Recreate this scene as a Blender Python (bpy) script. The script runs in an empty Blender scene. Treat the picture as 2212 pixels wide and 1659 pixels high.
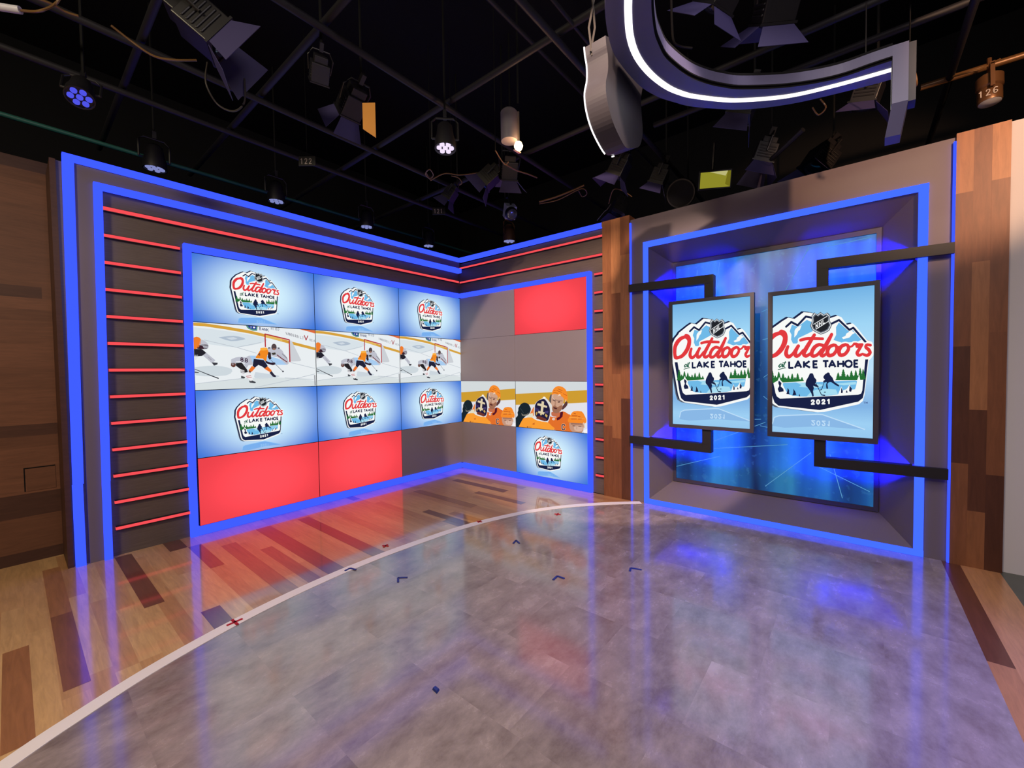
import bpy, bmesh, math, random
import numpy as np
from mathutils import Vector, Matrix
from mathutils.geometry import tessellate_polygon

random.seed(7)
PI = math.pi
C = bpy.context.scene.collection

# ------------------------------------------------------------------ camera
CAM = np.array([-4.8145, -5.0700, 1.6017])
YAW, PITCH, ROLL, FPX, W, H = 0.881746, -0.030184, -0.014202, 894.72, 2212, 1659
_cy, _sy, _cp, _sp = math.cos(YAW), math.sin(YAW), math.cos(PITCH), math.sin(PITCH)
_f = np.array([_sy*_cp, _cy*_cp, _sp]); _r = np.array([_cy, -_sy, 0.0]); _u = np.cross(_r, _f)
_cr, _sr = math.cos(ROLL), math.sin(ROLL)
RIGHT, UP, FWD = _cr*_r + _sr*_u, -_sr*_r + _cr*_u, _f
camd = bpy.data.cameras.new('camera'); cam = bpy.data.objects.new('camera', camd); C.objects.link(cam)
camd.sensor_width = 36; camd.sensor_fit = 'HORIZONTAL'; camd.lens = FPX*36/W; camd.clip_start = 0.05; camd.clip_end = 60
m = Matrix.Identity(4)
for i in range(3):
    m[i][0], m[i][1], m[i][2], m[i][3] = RIGHT[i], UP[i], -FWD[i], CAM[i]
cam.matrix_world = m
bpy.context.scene.camera = cam

def ray(px, py):
    return (px-W/2)/FPX*RIGHT - (py-H/2)/FPX*UP + FWD
def at(px, py, z):                      # point at height z seen at that spot of the photograph
    d = ray(px, py); t = (z-CAM[2])/d[2]; return Vector(CAM + t*d)
def aty(px, py, y):
    d = ray(px, py); t = (y-CAM[1])/d[1]; return Vector(CAM + t*d)

# ------------------------------------------------------------------ world, exposure, lights
sc = bpy.context.scene
w = bpy.data.worlds.new('studio_dark'); sc.world = w; w.use_nodes = True
w.node_tree.nodes['Background'].inputs[0].default_value = (0.8, 0.75, 0.9, 1)
w.node_tree.nodes['Background'].inputs[1].default_value = 0.004
sc.view_settings.view_transform = 'Standard'; sc.view_settings.look = 'None'
sc.view_settings.exposure = 0.0; sc.view_settings.gamma = 1.0; sc.view_settings.use_curve_mapping = False
sc.cycles.max_bounces = 8; sc.cycles.sample_clamp_indirect = 6.0

def lamp(name, kind, loc, to, power, col, size=0.3, spot=60, blend=0.3):
    d = bpy.data.lights.new(name, kind); d.energy = power; d.color = col
    if kind == 'AREA': d.shape = 'DISK'; d.size = size
    if kind == 'SPOT': d.spot_size = math.radians(spot); d.spot_blend = blend; d.shadow_soft_size = size
    if kind == 'POINT': d.shadow_soft_size = size
    o = bpy.data.objects.new(name, d); C.objects.link(o); o.location = loc
    o.rotation_euler = (Vector(to)-Vector(loc)).to_track_quat('-Z', 'Y').to_euler()
    return o
# soft studio lamps hung over and behind the camera
lamp('softlight', 'AREA', (-4.6, -6.6, 4.4), (-2.4, -3.2, 0.0), 75, (1.0, 0.86, 0.88), 1.6)
lamp('softlight_overhead', 'SPOT', (-3.0, -5.2, 4.9), (-2.5, -4.6, 0.0), 470, (1.0, 0.86, 0.86), 0.6, 96, 1.0)
lamp('softlight_left', 'AREA', (-7.2, -3.4, 4.3), (-5.4, -1.9, 0.0), 185, (1.0, 0.83, 0.55), 0.8)
lamp('wall_wash', 'SPOT', (-5.6, -2.2, 4.3), (-5.0, 0.46, 0.9), 14, (1.0, 0.55, 0.36), 0.3, 62, 1.0)
lamp('key_right', 'SPOT', (-3.4, -6.9, 3.9), (0.0, -5.62, 3.45), 620, (1.0, 0.56, 0.30), 0.05, 34, 0.5)
lamp('key_left', 'SPOT', (-4.0, -4.4, 4.2), (0.0, -2.55, 1.75), 1000, (1.0, 0.72, 0.54), 0.04, 46, 0.12)
lamp('blue_wash', 'SPOT', (-2.6, -8.4, 3.2), (-2.0, -5.5, 0.0), 1000, (0.10, 0.12, 1.0), 0.2, 40, 0.9)

# ------------------------------------------------------------------ materials
def lin(c):
    c = c/255.0
    return c/12.92 if c <= 0.04045 else ((c+0.055)/1.055)**2.4
def rgb(r, g, b): return (lin(r), lin(g), lin(b), 1)
MATS = {}
def mat(name, col, rough=0.6, metal=0.0, spec=0.5, noise=0.0, nscale=8.0, stretch=(1, 1, 1)):
    if name in MATS: return MATS[name]
    m = bpy.data.materials.new(name); m.use_nodes = True; nt = m.node_tree; b = nt.nodes['Principled BSDF']
    b.inputs['Base Color'].default_value = col; b.inputs['Roughness'].default_value = rough
    b.inputs['Metallic'].default_value = metal; b.inputs['Specular IOR Level'].default_value = spec
    if noise:
        tc = nt.nodes.new('ShaderNodeTexCoord'); mp = nt.nodes.new('ShaderNodeMapping'); mp.inputs['Scale'].default_value = stretch
        n = nt.nodes.new('ShaderNodeTexNoise'); n.inputs['Scale'].default_value = nscale; n.inputs['Detail'].default_value = 6
        mx = nt.nodes.new('ShaderNodeMix'); mx.data_type = 'RGBA'
        mx.inputs[6].default_value = tuple(c*(1-noise) for c in col[:3])+(1,); mx.inputs[7].default_value = tuple(min(1, c*(1+noise)) for c in col[:3])+(1,)
        nt.links.new(tc.outputs['Object'], mp.inputs[0]); nt.links.new(mp.outputs[0], n.inputs[0])
        nt.links.new(n.outputs[0], mx.inputs[0]); nt.links.new(mx.outputs[2], b.inputs['Base Color'])
    MATS[name] = m; return m
def emis(name, col, strength=1.0):
    if name in MATS: return MATS[name]
    m = bpy.data.materials.new(name); m.use_nodes = True; nt = m.node_tree; nt.nodes.clear()
    o = nt.nodes.new('ShaderNodeOutputMaterial'); e = nt.nodes.new('ShaderNodeEmission')
    e.inputs[0].default_value = col; e.inputs[1].default_value = strength
    nt.links.new(e.outputs[0], o.inputs[0]); MATS[name] = m; return m
def pic(r, g, b):                       # colour of a lit screen pixel area
    return emis('screen_%d_%d_%d' % (r, g, b), rgb(r, g, b), 1.0)
def grad_screen(name, inner, outer, sx, sz, power=1.0, vertical=False, strength=1.0, radius=0.55):
    m = bpy.data.materials.new(name); m.use_nodes = True; nt = m.node_tree; nt.nodes.clear()
    o = nt.nodes.new('ShaderNodeOutputMaterial'); e = nt.nodes.new('ShaderNodeEmission'); e.inputs[1].default_value = strength
    tc = nt.nodes.new('ShaderNodeTexCoord'); mp = nt.nodes.new('ShaderNodeMapping'); mp.inputs['Scale'].default_value = (1/sx, 0.0, 1/sz)
    ln = nt.nodes.new('ShaderNodeVectorMath'); ln.operation = 'LENGTH'
    rp = nt.nodes.new('ShaderNodeValToRGB'); rp.color_ramp.elements[0].color = inner; rp.color_ramp.elements[1].color = outer
    rp.color_ramp.elements[0].position = 0.12; rp.color_ramp.elements[1].position = radius; rp.color_ramp.interpolation = 'EASE'
    nt.links.new(tc.outputs['Object'], mp.inputs[0]); nt.links.new(mp.outputs[0], ln.inputs[0])
    nt.links.new(ln.outputs['Value'], rp.inputs[0]); nt.links.new(rp.outputs[0], e.inputs[0]); nt.links.new(e.outputs[0], o.inputs[0])
    return m
def plank_mat(name, stops, rough, spec=0.5, grain=(1, 1, 1), coat=0.0, coat_rough=0.1):
    m = bpy.data.materials.new(name); m.use_nodes = True; nt = m.node_tree; b = nt.nodes['Principled BSDF']
    at_ = nt.nodes.new('ShaderNodeAttribute'); at_.attribute_name = 'tone'
    rp = nt.nodes.new('ShaderNodeValToRGB'); els = rp.color_ramp.elements
    els[0].position, els[0].color = stops[0]; els[1].position, els[1].color = stops[-1]
    for p, c in stops[1:-1]:
        e = els.new(p); e.color = c
    tc = nt.nodes.new('ShaderNodeTexCoord'); mp = nt.nodes.new('ShaderNodeMapping'); mp.inputs['Scale'].default_value = grain
    # shift the grain per plank
    ad = nt.nodes.new('ShaderNodeVectorMath'); ad.operation = 'ADD'
    sc_ = nt.nodes.new('ShaderNodeVectorMath'); sc_.operation = 'SCALE'; sc_.inputs['Scale'].default_value = 37.0
    n = nt.nodes.new('ShaderNodeTexNoise'); n.inputs['Scale'].default_value = 3.0; n.inputs['Detail'].default_value = 8; n.inputs['Roughness'].default_value = 0.65; n.inputs['Distortion'].default_value = 0.6
    mr = nt.nodes.new('ShaderNodeMapRange'); mr.inputs[1].default_value = 0.25; mr.inputs[2].default_value = 0.75; mr.inputs[3].default_value = 0.74; mr.inputs[4].default_value = 1.18
    mx = nt.nodes.new('ShaderNodeVectorMath'); mx.operation = 'SCALE'
    L = nt.links
    L.new(at_.outputs['Fac'], rp.inputs[0]); L.new(tc.outputs['Object'], mp.inputs[0])
    L.new(at_.outputs['Vector'], sc_.inputs[0]); L.new(mp.outputs[0], ad.inputs[0]); L.new(sc_.outputs[0], ad.inputs[1])
    L.new(ad.outputs[0], n.inputs[0]); L.new(n.outputs[0], mr.inputs[0])
    L.new(rp.outputs[0], mx.inputs[0]); L.new(mr.outputs[0], mx.inputs['Scale']); L.new(mx.outputs[0], b.inputs['Base Color'])
    b.inputs['Roughness'].default_value = rough; b.inputs['Specular IOR Level'].default_value = spec
    b.inputs['Coat IOR'].default_value = 1.7; b.inputs['Coat Weight'].default_value = coat; b.inputs['Coat Roughness'].default_value = coat_rough
    MATS[name] = m; return m

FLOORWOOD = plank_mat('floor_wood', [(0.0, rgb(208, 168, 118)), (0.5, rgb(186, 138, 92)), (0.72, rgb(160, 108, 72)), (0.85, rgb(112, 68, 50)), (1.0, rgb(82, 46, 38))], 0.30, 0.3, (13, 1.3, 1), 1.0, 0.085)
BORDERWOOD = plank_mat('border_wood', [(0.0, rgb(208, 160, 108)), (0.5, rgb(180, 125, 80)), (0.85, rgb(108, 62, 40)), (1.0, rgb(88, 48, 34))], 0.28, 0.5, (1.6, 16, 1), 0.3, 0.15)
WALLWOOD = plank_mat('wall_wood', [(0.0, rgb(112, 74, 56)), (0.5, rgb(98, 64, 48)), (1.0, rgb(66, 42, 36))], 0.5, 0.3, (1.4, 1, 14))
POSTWOOD = plank_mat('post_wood', [(0.0, rgb(176, 120, 78)), (0.35, rgb(138, 88, 57)), (0.7, rgb(108, 64, 43)), (1.0, rgb(78, 45, 33))], 0.45, 0.35, (10, 10, 1.2))
DARKWOOD = mat('dark_grained_panel', rgb(92, 80, 75), 0.45, 0, 0.4, 0.35, 5.0, (1.2, 1.2, 24))
GREY = mat('painted_grey', rgb(108, 97, 102), 0.5, 0, 0.4, 0.03, 3.0)
BLANK = mat('blank_grey_laminate', rgb(136, 126, 130), 0.35, 0, 0.5, 0.02, 3.0)
WHITE = mat('white_paint', rgb(205, 200, 205), 0.6, 0, 0.3, 0.02, 2.0)
BLACK = mat('black_paint', rgb(10, 10, 12), 0.8, 0, 0.2, 0.2, 4.0)
BLACKM = mat('black_metal', rgb(22, 21, 26), 0.45, 0.0, 0.5, 0.15, 6.0)
BARM = mat('black_bar', rgb(28, 25, 30), 0.5, 0.0, 0.4, 0.05, 6.0)
BEZEL = mat('tv_bezel', rgb(62, 56, 70), 0.45, 0, 0.4, 0.04, 6.0)
DOORM = mat('blue_lit_door_metal', rgb(54, 50, 90), 0.5, 0.0, 0.4, 0.1, 6.0)  # blue spill on the flaps mixed into their base colour
PIPEM = mat('pipe_metal', rgb(21, 20, 26), 0.6, 0.2, 0.5, 0.12, 5.0)
CHROME = mat('bare_metal', rgb(190, 180, 170), 0.3, 0.8, 0.5, 0.1, 9.0)
AMBERLIT = mat('amber_lit_can_metal', rgb(112, 78, 50), 0.35, 0.5, 0.5, 0.1, 8.0)  # warm light falling on the cans put into their metal colour
CABLE = mat('tan_cable', rgb(104, 76, 44), 0.4, 0, 0.5, 0.1, 20.0)
CABLEB = mat('black_cable', rgb(46, 42, 40), 0.5, 0, 0.4, 0.1, 20.0)
ORANGELIT = mat('orange_lit_door', rgb(205, 140, 60), 0.6, 0, 0.3, 0.06, 6.0)  # orange light on a barn door painted as the plate's colour
CONCRETE = mat('concrete', rgb(78, 82, 74), 0.35, 0, 0.5, 0.3, 4.0)
RINGM = mat('ring_grey', rgb(92, 90, 122), 0.4, 0, 0.5, 0.03, 4.0)
BOARDM = mat('board_grey', rgb(52, 50, 56), 0.35, 0, 0.5, 0.03, 4.0)
EDGEM = mat('white_edging', rgb(232, 224, 226), 0.35, 0, 0.5, 0.03, 6.0)
REDTAPE = mat('red_tape', rgb(170, 22, 40), 0.6, 0, 0.3, 0.08, 30.0)
BLUETAPE = mat('blue_tape', rgb(38, 52, 130), 0.6, 0, 0.3, 0.08, 30.0)
TAGW = mat('white_marker', rgb(190, 180, 170), 0.6, 0, 0.3, 0.08, 30.0)
LEDBLUE = emis('led_blue', (0.028, 0.060, 1.0, 1), 1.9)
LEDBLUE2 = emis('led_blue_bright', (0.030, 0.080, 1.0, 1), 2.1)
LEDBLUE3 = emis('led_blue_backlight', (0.002, 0.003, 1.0, 1), 900.0)
LEDRED = emis('led_red', (1.0, 0.085, 0.10, 1), 0.95)
LEDWHITE = emis('led_white', (1.0, 0.93, 0.95, 1), 1.6)
REDSCREEN = None

def vinyl_mat():
    m = bpy.data.materials.new('marbled_vinyl'); m.use_nodes = True; nt = m.node_tree; b = nt.nodes['Principled BSDF']; L = nt.links
    at_ = nt.nodes.new('ShaderNodeAttribute'); at_.attribute_name = 'tone'
    tc = nt.nodes.new('ShaderNodeTexCoord')
    sc_ = nt.nodes.new('ShaderNodeVectorMath'); sc_.operation = 'SCALE'; sc_.inputs['Scale'].default_value = 23.0
    ad = nt.nodes.new('ShaderNodeVectorMath'); ad.operation = 'ADD'
    L.new(at_.outputs['Vector'], sc_.inputs[0]); L.new(tc.outputs['Object'], ad.inputs[0]); L.new(sc_.outputs[0], ad.inputs[1])
    mp = nt.nodes.new('ShaderNodeMapping'); mp.inputs['Scale'].default_value = (1.0, 1.6, 1); L.new(ad.outputs[0], mp.inputs[0])
    n = nt.nodes.new('ShaderNodeTexNoise'); n.inputs['Scale'].default_value = 4.2; n.inputs['Detail'].default_value = 14; n.inputs['Roughness'].default_value = 0.70; n.inputs['Distortion'].default_value = 0.15
    L.new(mp.outputs[0], n.inputs[0])
    rp = nt.nodes.new('ShaderNodeValToRGB'); e = rp.color_ramp.elements
    e[0].position, e[0].color = 0.34, rgb(120, 106, 105); e[1].position, e[1].color = 0.70, rgb(166, 151, 150)
    x = e.new(0.5); x.color = rgb(142, 129, 128)
    L.new(n.outputs[0], rp.inputs[0])
    mr = nt.nodes.new('ShaderNodeMapRange'); mr.inputs[3].default_value = 0.86; mr.inputs[4].default_value = 1.08; L.new(at_.outputs['Fac'], mr.inputs[0])
    mx = nt.nodes.new('ShaderNodeVectorMath'); mx.operation = 'SCALE'; L.new(rp.outputs[0], mx.inputs[0]); L.new(mr.outputs[0], mx.inputs['Scale'])
    L.new(mx.outputs[0], b.inputs['Base Color'])
    r2 = nt.nodes.new('ShaderNodeMapRange'); r2.inputs[1].default_value = 0.3; r2.inputs[2].default_value = 0.7; r2.inputs[3].default_value = 0.2; r2.inputs[4].default_value = 0.3
    L.new(n.outputs[0], r2.inputs[0]); L.new(r2.outputs[0], b.inputs['Roughness'])
    b.inputs['Specular IOR Level'].default_value = 0.35; b.inputs['Coat Weight'].default_value = 1.0; b.inputs['Coat Roughness'].default_value = 0.105; b.inputs['Coat IOR'].default_value = 1.65
    return m
VINYL = vinyl_mat()

# ------------------------------------------------------------------ mesh builder
class MB:
    def __init__(s): s.v = []; s.f = []; s.m = []; s.t = []
    def poly(s, pts, mi=0, tone=0.0):
        n = len(s.v); s.v += [tuple(p) for p in pts]; s.f.append(tuple(range(n, n+len(pts)))); s.m.append(mi); s.t.append(tone)
    def box(s, a, b, mi=0, tone=0.0):
        x0, x1 = sorted((a[0], b[0])); y0, y1 = sorted((a[1], b[1])); z0, z1 = sorted((a[2], b[2]))
        n = len(s.v); s.v += [(x0,y0,z0),(x1,y0,z0),(x1,y1,z0),(x0,y1,z0),(x0,y0,z1),(x1,y0,z1),(x1,y1,z1),(x0,y1,z1)]
        for q in ((0,3,2,1),(4,5,6,7),(0,1,5,4),(1,2,6,5),(2,3,7,6),(3,0,4,7)):
            s.f.append(tuple(n+i for i in q)); s.m.append(mi); s.t.append(tone)
    def hexa(s, lo, hi, mi=0):          # two quads (same winding) joined
        n = len(s.v); s.v += [tuple(p) for p in lo]+[tuple(p) for p in hi]; k = len(lo)
        s.f.append(tuple(n+i for i in reversed(range(k)))); s.f.append(tuple(n+k+i for i in range(k))); s.m += [mi, mi]; s.t += [0, 0]
        for i in range(k):
            j = (i+1) % k; s.f.append((n+i, n+j, n+k+j, n+k+i)); s.m.append(mi); s.t.append(0)
    def tube(s, path, r, mi=0, seg=8, cap=True):
        path = [Vector(p) for p in path]; rings = []
        for i, p in enumerate(path):
            d = (path[min(i+1, len(path)-1)]-path[max(i-1, 0)]).normalized()
            a = Vector((0, 0, 1)) if abs(d.z) < 0.9 else Vector((1, 0, 0))
            x = d.cross(a).normalized(); y = d.cross(x)
            rr = r[i] if isinstance(r, (list, tuple)) else r
            n = len(s.v); rings.append(n)
            s.v += [tuple(p+(x*math.cos(2*PI*k/seg)+y*math.sin(2*PI*k/seg))*rr) for k in range(seg)]
        for a, b in zip(rings, rings[1:]):
            for k in range(seg):
                j = (k+1) % seg; s.f.append((a+k, a+j, b+j, b+k)); s.m.append(mi); s.t.append(0)
        if cap:
            s.f.append(tuple(rings[0]+k for k in reversed(range(seg)))); s.f.append(tuple(rings[-1]+k for k in range(seg))); s.m += [mi, mi]; s.t += [0, 0]
    def lathe(s, prof, seg=20, mi=0, c=(0, 0, 0)):
        rings = []
        for r, z in prof:
            n = len(s.v); rings.append(n)
            s.v += [(c[0]+r*math.cos(2*PI*k/seg), c[1]+r*math.sin(2*PI*k/seg), c[2]+z) for k in range(seg)]
        for a, b in zip(rings, rings[1:]):
            for k in range(seg):
                j = (k+1) % seg; s.f.append((a+k, a+j, b+j, b+k)); s.m.append(mi); s.t.append(0)
        s.f.append(tuple(rings[0]+k for k in reversed(range(seg)))); s.f.append(tuple(rings[-1]+k for k in range(seg))); s.m += [mi, mi]; s.t += [0, 0]
    def build(s, name, mats, parent=None, loc=(0, 0, 0), rot=(0, 0, 0), smooth=False, bevel=0.0, recalc=True):
        me = bpy.data.meshes.new(name); me.from_pydata(s.v, [], s.f)
        mats = mats if isinstance(mats, (list, tuple)) else [mats]
        for m in mats: me.materials.append(m)
        me.polygons.foreach_set('material_index', s.m)
        a = me.attributes.new('tone', 'FLOAT', 'FACE'); a.data.foreach_set('value', s.t)
        if smooth: me.polygons.foreach_set('use_smooth', [True]*len(s.f))
        if recalc:
            bm = bmesh.new(); bm.from_mesh(me); bmesh.ops.recalc_face_normals(bm, faces=bm.faces); bm.to_mesh(me); bm.free()
        me.update()
        o = bpy.data.objects.new(name, me); C.objects.link(o); o.location = loc; o.rotation_euler = rot
        if parent: o.parent = parent
        if bevel:
            b = o.modifiers.new('bevel', 'BEVEL'); b.width = bevel; b.segments = 2; b.limit_method = 'ANGLE'
        if smooth:
            e = o.modifiers.new('edges', 'EDGE_SPLIT'); e.split_angle = math.radians(40)
        return o

def tag(o, label, cat, group=None, kind=None):
    o['label'] = label; o['category'] = cat
    if group: o['group'] = group
    if kind: o['kind'] = kind
    return o
def thing(name, label, cat, loc=(0, 0, 0), rot=(0, 0, 0), group=None):
    o = bpy.data.objects.new(name, None); C.objects.link(o); o.location = loc; o.rotation_euler = rot; o.empty_display_size = 0.1
    return tag(o, label, cat, group)
def struct(o): o['kind'] = 'structure'; return o
def dup(root, loc, rot=None, label=None):
    r = root.copy(); C.objects.link(r); r.location = loc
    if rot is not None: r.rotation_euler = rot
    if label: r['label'] = label
    for ch in list(root.children):
        c = ch.copy(); C.objects.link(c); c.parent = r
        for g in ch.children:
            d = g.copy(); C.objects.link(d); d.parent = c
    return r
def spline(pts, n=6):
    P = [np.array(p, float) for p in pts]; out = []
    for i in range(len(P)-1):
        p0, p1, p2, p3 = P[max(i-1, 0)], P[i], P[i+1], P[min(i+2, len(P)-1)]
        for k in range(n):
            t = k/n
            out.append(0.5*((2*p1)+(-p0+p2)*t+(2*p0-5*p1+4*p2-p3)*t*t+(-p0+3*p1-3*p2+p3)*t**3))
    out.append(P[-1]); return [tuple(p) for p in out]

# ------------------------------------------------------------------ floor
mb = MB()
DARK = [(-4.69, -4.59, -1.975, -0.945, .80), (-4.69, -4.59, -0.945, 0.12, .70), (-4.89, -4.79, -2.29, -1.26, .74), (-4.27, -4.16, -1.30, -0.03, .86),
        (-4.04, -3.93, -2.35, -1.67, .88), (-3.93, -3.80, -0.27, 0.05, .9), (-3.80, -3.70, -0.96, -0.28, .82), (-3.60, -3.48, -1.9, -0.5, .78), (-3.24, -3.10, -1.86, -0.30, .86),
        (-2.84, -2.72, -1.9, -0.35, .88), (-2.50, -2.40, -1.7, -0.5, .62), (-1.84, -1.74, -2.0, -1.25, .88), (-1.40, -1.28, -1.6, -0.5, .78), (-0.70, -0.58, -1.5, -0.5, .9), (-0.95, -0.85, -2.0, -1.2, .84),
        (-0.42, -0.32, -1.6, -0.9, .7)]
xs = -9.0
cuts = sorted(set([round(-9.0+0.1*i, 3) for i in range(91)]))
for x in cuts[:-1]:
    x1 = x+0.1; y = 2.0 - random.random()*1.2
    y = 2.0; first = True
    while y > -5.64:
        ln = random.uniform(0.75, 1.3) if not first else random.uniform(0.1, 1.2); first = False
        y0 = max(-5.64, y-ln)
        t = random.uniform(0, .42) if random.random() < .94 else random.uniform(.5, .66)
        if x > -3.9: t = random.uniform(.35, .66) if random.random() < .92 else random.uniform(.7, .86)  # dimmer light away from the left put into darker plank tones
        hit = [d for d in DARK if d[0]-0.06 < (x+x1)/2 < d[1]+0.01 and False]
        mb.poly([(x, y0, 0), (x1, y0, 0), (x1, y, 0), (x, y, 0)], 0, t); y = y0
fl = mb.build('floor', FLOORWOOD, recalc=False); struct(fl)
mb = MB()
for d in DARK:
    mb.poly([(d[0], d[2], 0.0006), (d[1], d[2], 0.0006), (d[1], d[3], 0.0006), (d[0], d[3], 0.0006)], 0, d[4])
o = mb.build('trim_1', FLOORWOOD, recalc=False); struct(o)
mb = MB()                                # wooden border on the right, planks run the other way
for y0, y1 in ((-5.745, -5.64), (-5.85, -5.745), (-5.955, -5.85)):
    x = 0.0
    while x > -9:
        ln = 1.5 if y0 < -5.74 and x == 0.0 and y1 == -5.64 else random.uniform(0.9, 1.5)
        mb.poly([(x-ln, y0, 0), (x, y0, 0), (x, y1, 0), (x-ln, y1, 0)], 0, 0.93 if (x == 0.0 and y1 == -5.64) else random.uniform(.1, .55)); x -= ln
o = mb.build('trim_2', BORDERWOOD, recalc=False); struct(o)
mb = MB(); mb.poly([(-9, -9, 0), (3, -9, 0), (3, -5.955, 0), (-9, -5.955, 0)]); struct(mb.build('floor_right', CONCRETE, recalc=False))
mb = MB(); mb.poly([(-9, -9, -0.01), (3, -9, -0.01), (3, 4, -0.01), (-9, 4, -0.01)]); struct(mb.build('floor_base', BLACK, recalc=False))

OUT = spline([(-7.6, -5.3), (-7.0, -4.3), (-6.2, -3.3), (-5.5, -2.72), (-4.89, -2.335), (-4.677, -2.218), (-4.40, -2.09), (-4.05, -1.98), (-3.70, -1.905), (-3.356, -1.862), (-3.0, -1.845), (-2.533, -1.86), (-1.856, -1.94), (-1.259, -2.118), (-0.763, -2.37), (-0.333, -2.72), (0.0, -3.08)], 8)
def offset(path, d):
    res = []
    for i, p in enumerate(path):
        a, b = path[max(i-1, 0)], path[min(i+1, len(path)-1)]
        t = np.array(b)-np.array(a); t /= np.linalg.norm(t)
        res.append((p[0]+t[1]*d, p[1]-t[0]*d))
    return res
INN = offset(OUT, 0.085)
mb = MB()
for i in range(len(OUT)-1):
    a, b, c, d = OUT[i], OUT[i+1], INN[i+1], INN[i]
    mb.hexa([(p[0], p[1], 0) for p in (a, b, c, d)], [(p[0], p[1], 0.006) for p in (a, b, c, d)])
o = mb.build('floor_edging_strip', EDGEM); tag(o, 'curved white edging strip between the wood planks and grey vinyl floor', 'floor edging')
# vinyl, cut into half-metre tiles
inn = [p for p in INN if p[0] < -0.001]+[(-0.002, -3.16)]
poly = inn+[(-0.002, -5.64), (-7.6, -5.64)]
def clip(pts, ax, val, keep_less):
    out = []
    for i in range(len(pts)):
        a, b = pts[i], pts[(i+1) % len(pts)]; ia = (a[ax] <= val) == keep_less or a[ax] == val; ib = (b[ax] <= val) == keep_less or b[ax] == val
        if ia: out.append(a)
        if ia != ib:
            t = (val-a[ax])/(b[ax]-a[ax]); q = [a[0]+t*(b[0]-a[0]), a[1]+t*(b[1]-a[1])]; q[ax] = val; out.append(tuple(q))
    return out
mb = MB()
xi = -0.36
while xi > -8.2:
    col = clip(clip(poly, 0, xi+0.515, True), 0, xi, False)
    yo = random.uniform(0, 0.515)
    yy = -1.2-yo
    if len(col) > 2:
        for k in range(-1, 11):
            y1 = yy-0.515*k; y0 = y1-0.515
            t = clip(clip(col, 1, y1, True), 1, y0, False)
            if len(t) > 2: mb.poly([(p[0], p[1], 0.003) for p in t], 0, random.random())
    xi -= 0.515
vin = mb.build('vinyl_flooring', VINYL, recalc=False); tag(vin, 'grey marbled vinyl tile flooring laid inside the curved white edge', 'floor covering')

# ------------------------------------------------------------------ room shell
def plank_wall(name, x0, x1, z0, z1, y, h, lmin, lmax, mat_, horizontal=True, tones=(0, 1), axis='y', thick=0.03):
    mb = MB()
    return mb
mb = MB(); z = 0.0
while z < 3.42:
    h = random.choice((0.1, 0.1, 0.2)); x = -9.0
    while x < -4.52:
        ln = random.uniform(1.2, 2.6); x1 = min(-4.52, x+ln)
        mb.box((x, 0.46, z), (x1, 0.50, z+h), 0, random.choice([random.uniform(0, .5)]*3+[random.uniform(.8, 1)])); x = x1
    z += h
struct(mb.build('wall_left', WALLWOOD))
mb = MB(); mb.box((-4.55, 0.0, 0), (-4.515, 0.50, 3.4), 0, 0.9); struct(mb.build('trim_3', WALLWOOD))
mb = MB(); mb.box((-4.515, 0.024, 0), (0.3, 0.07, 3.40)); struct(mb.build('wall_back', DARKWOOD))
mb = MB(); mb.box((0.024, -2.622, 0), (0.08, 0.024, 3.40)); struct(mb.build('wall_back_right', DARKWOOD))
mb = MB(); mb.box((-9, 2.0, 0), (3, 2.1, 5.4)); struct(mb.build('wall_far', BLACK))
mb = MB(); mb.box((2.0, -9, 0), (2.1, 2.0, 5.4)); struct(mb.build('wall_far_right', BLACK))
mb = MB(); mb.box((-9, -9, 5.3), (3, 3, 5.4)); struct(mb.build('ceiling', BLACK))
mb = MB(); mb.box((0.02, -9.0, 0), (0.12, -5.967, 3.42)); struct(mb.build('wall_right', WHITE))

# access panel in the timber wall
ap = thing('access_panel', 'small flush access hatch with a dark seam in the timber wall', 'access panel', (-4.66, 0.46, 0.62))
mb = MB(); mb.box((-0.085, -0.004, 0.0), (0.085, 0.0, 0.195), 0, 0.3); mb.build('panel', WALLWOOD, ap)
mb = MB(); mb.box((-0.10, -0.003, 0.197), (0.085, 0.0, 0.205)); mb.box((-0.10, -0.003, 0.0), (-0.093, 0, 0.2)); mb.build('seam', BLACK, ap)

# grey band between the two blue portal strips on the back wall
mb = MB(); mb.box((-4.42, -0.010, 0), (-4.29, 0.024, 3.43)); mb.box((-4.29, -0.010, 3.25), (0.0, 0.024, 3.43)) 
struct(mb.build('trim_4', GREY))

# ------------------------------------------------------------------ blue light frames
def strip(name, pts_lo, pts_hi, m, parent): 
    mb = MB(); mb.hexa(pts_lo, pts_hi); return mb.build(name, m, parent)
def bar(a, b, w0, w1, m, parent, name='light_strip', d0=-0.03, d1=0.0, wall='A'):
    d1 = 0.024
    """strip on a wall: a,b ends as (s, z); w0,w1 half widths along s or z"""
    (s0, z0), (s1, z1) = a, b
    vert = abs(s1-s0) < abs(z1-z0)
    if vert: q = [(s0-w0, z0), (s0+w0, z0), (s1+w1, z1), (s1-w1, z1)]
    else: q = [(s0, z0-w0), (s1, z1-w1), (s1, z1+w1), (s0, z0+w0)]
    if wall == 'A': lo = [(p, d1, z) for p, z in q]; hi = [(p, d0, z) for p, z in q]
    else: lo = [(d1, p, z) for p, z in q]; hi = [(d0, p, z) for p, z in q]
    mb = MB(); mb.hexa(lo, hi); return mb.build(name, m, parent)
t = thing('led_border_light', 'outermost blue light strip frame, running up the left and along both wall tops', 'light strip')
bar((-4.474, 0.0), (-4.474, 0.695), .031, .031, LEDBLUE, t); bar((-4.470, 0.70), (-4.444, 3.46), .032, .034, LEDBLUE, t)
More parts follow.
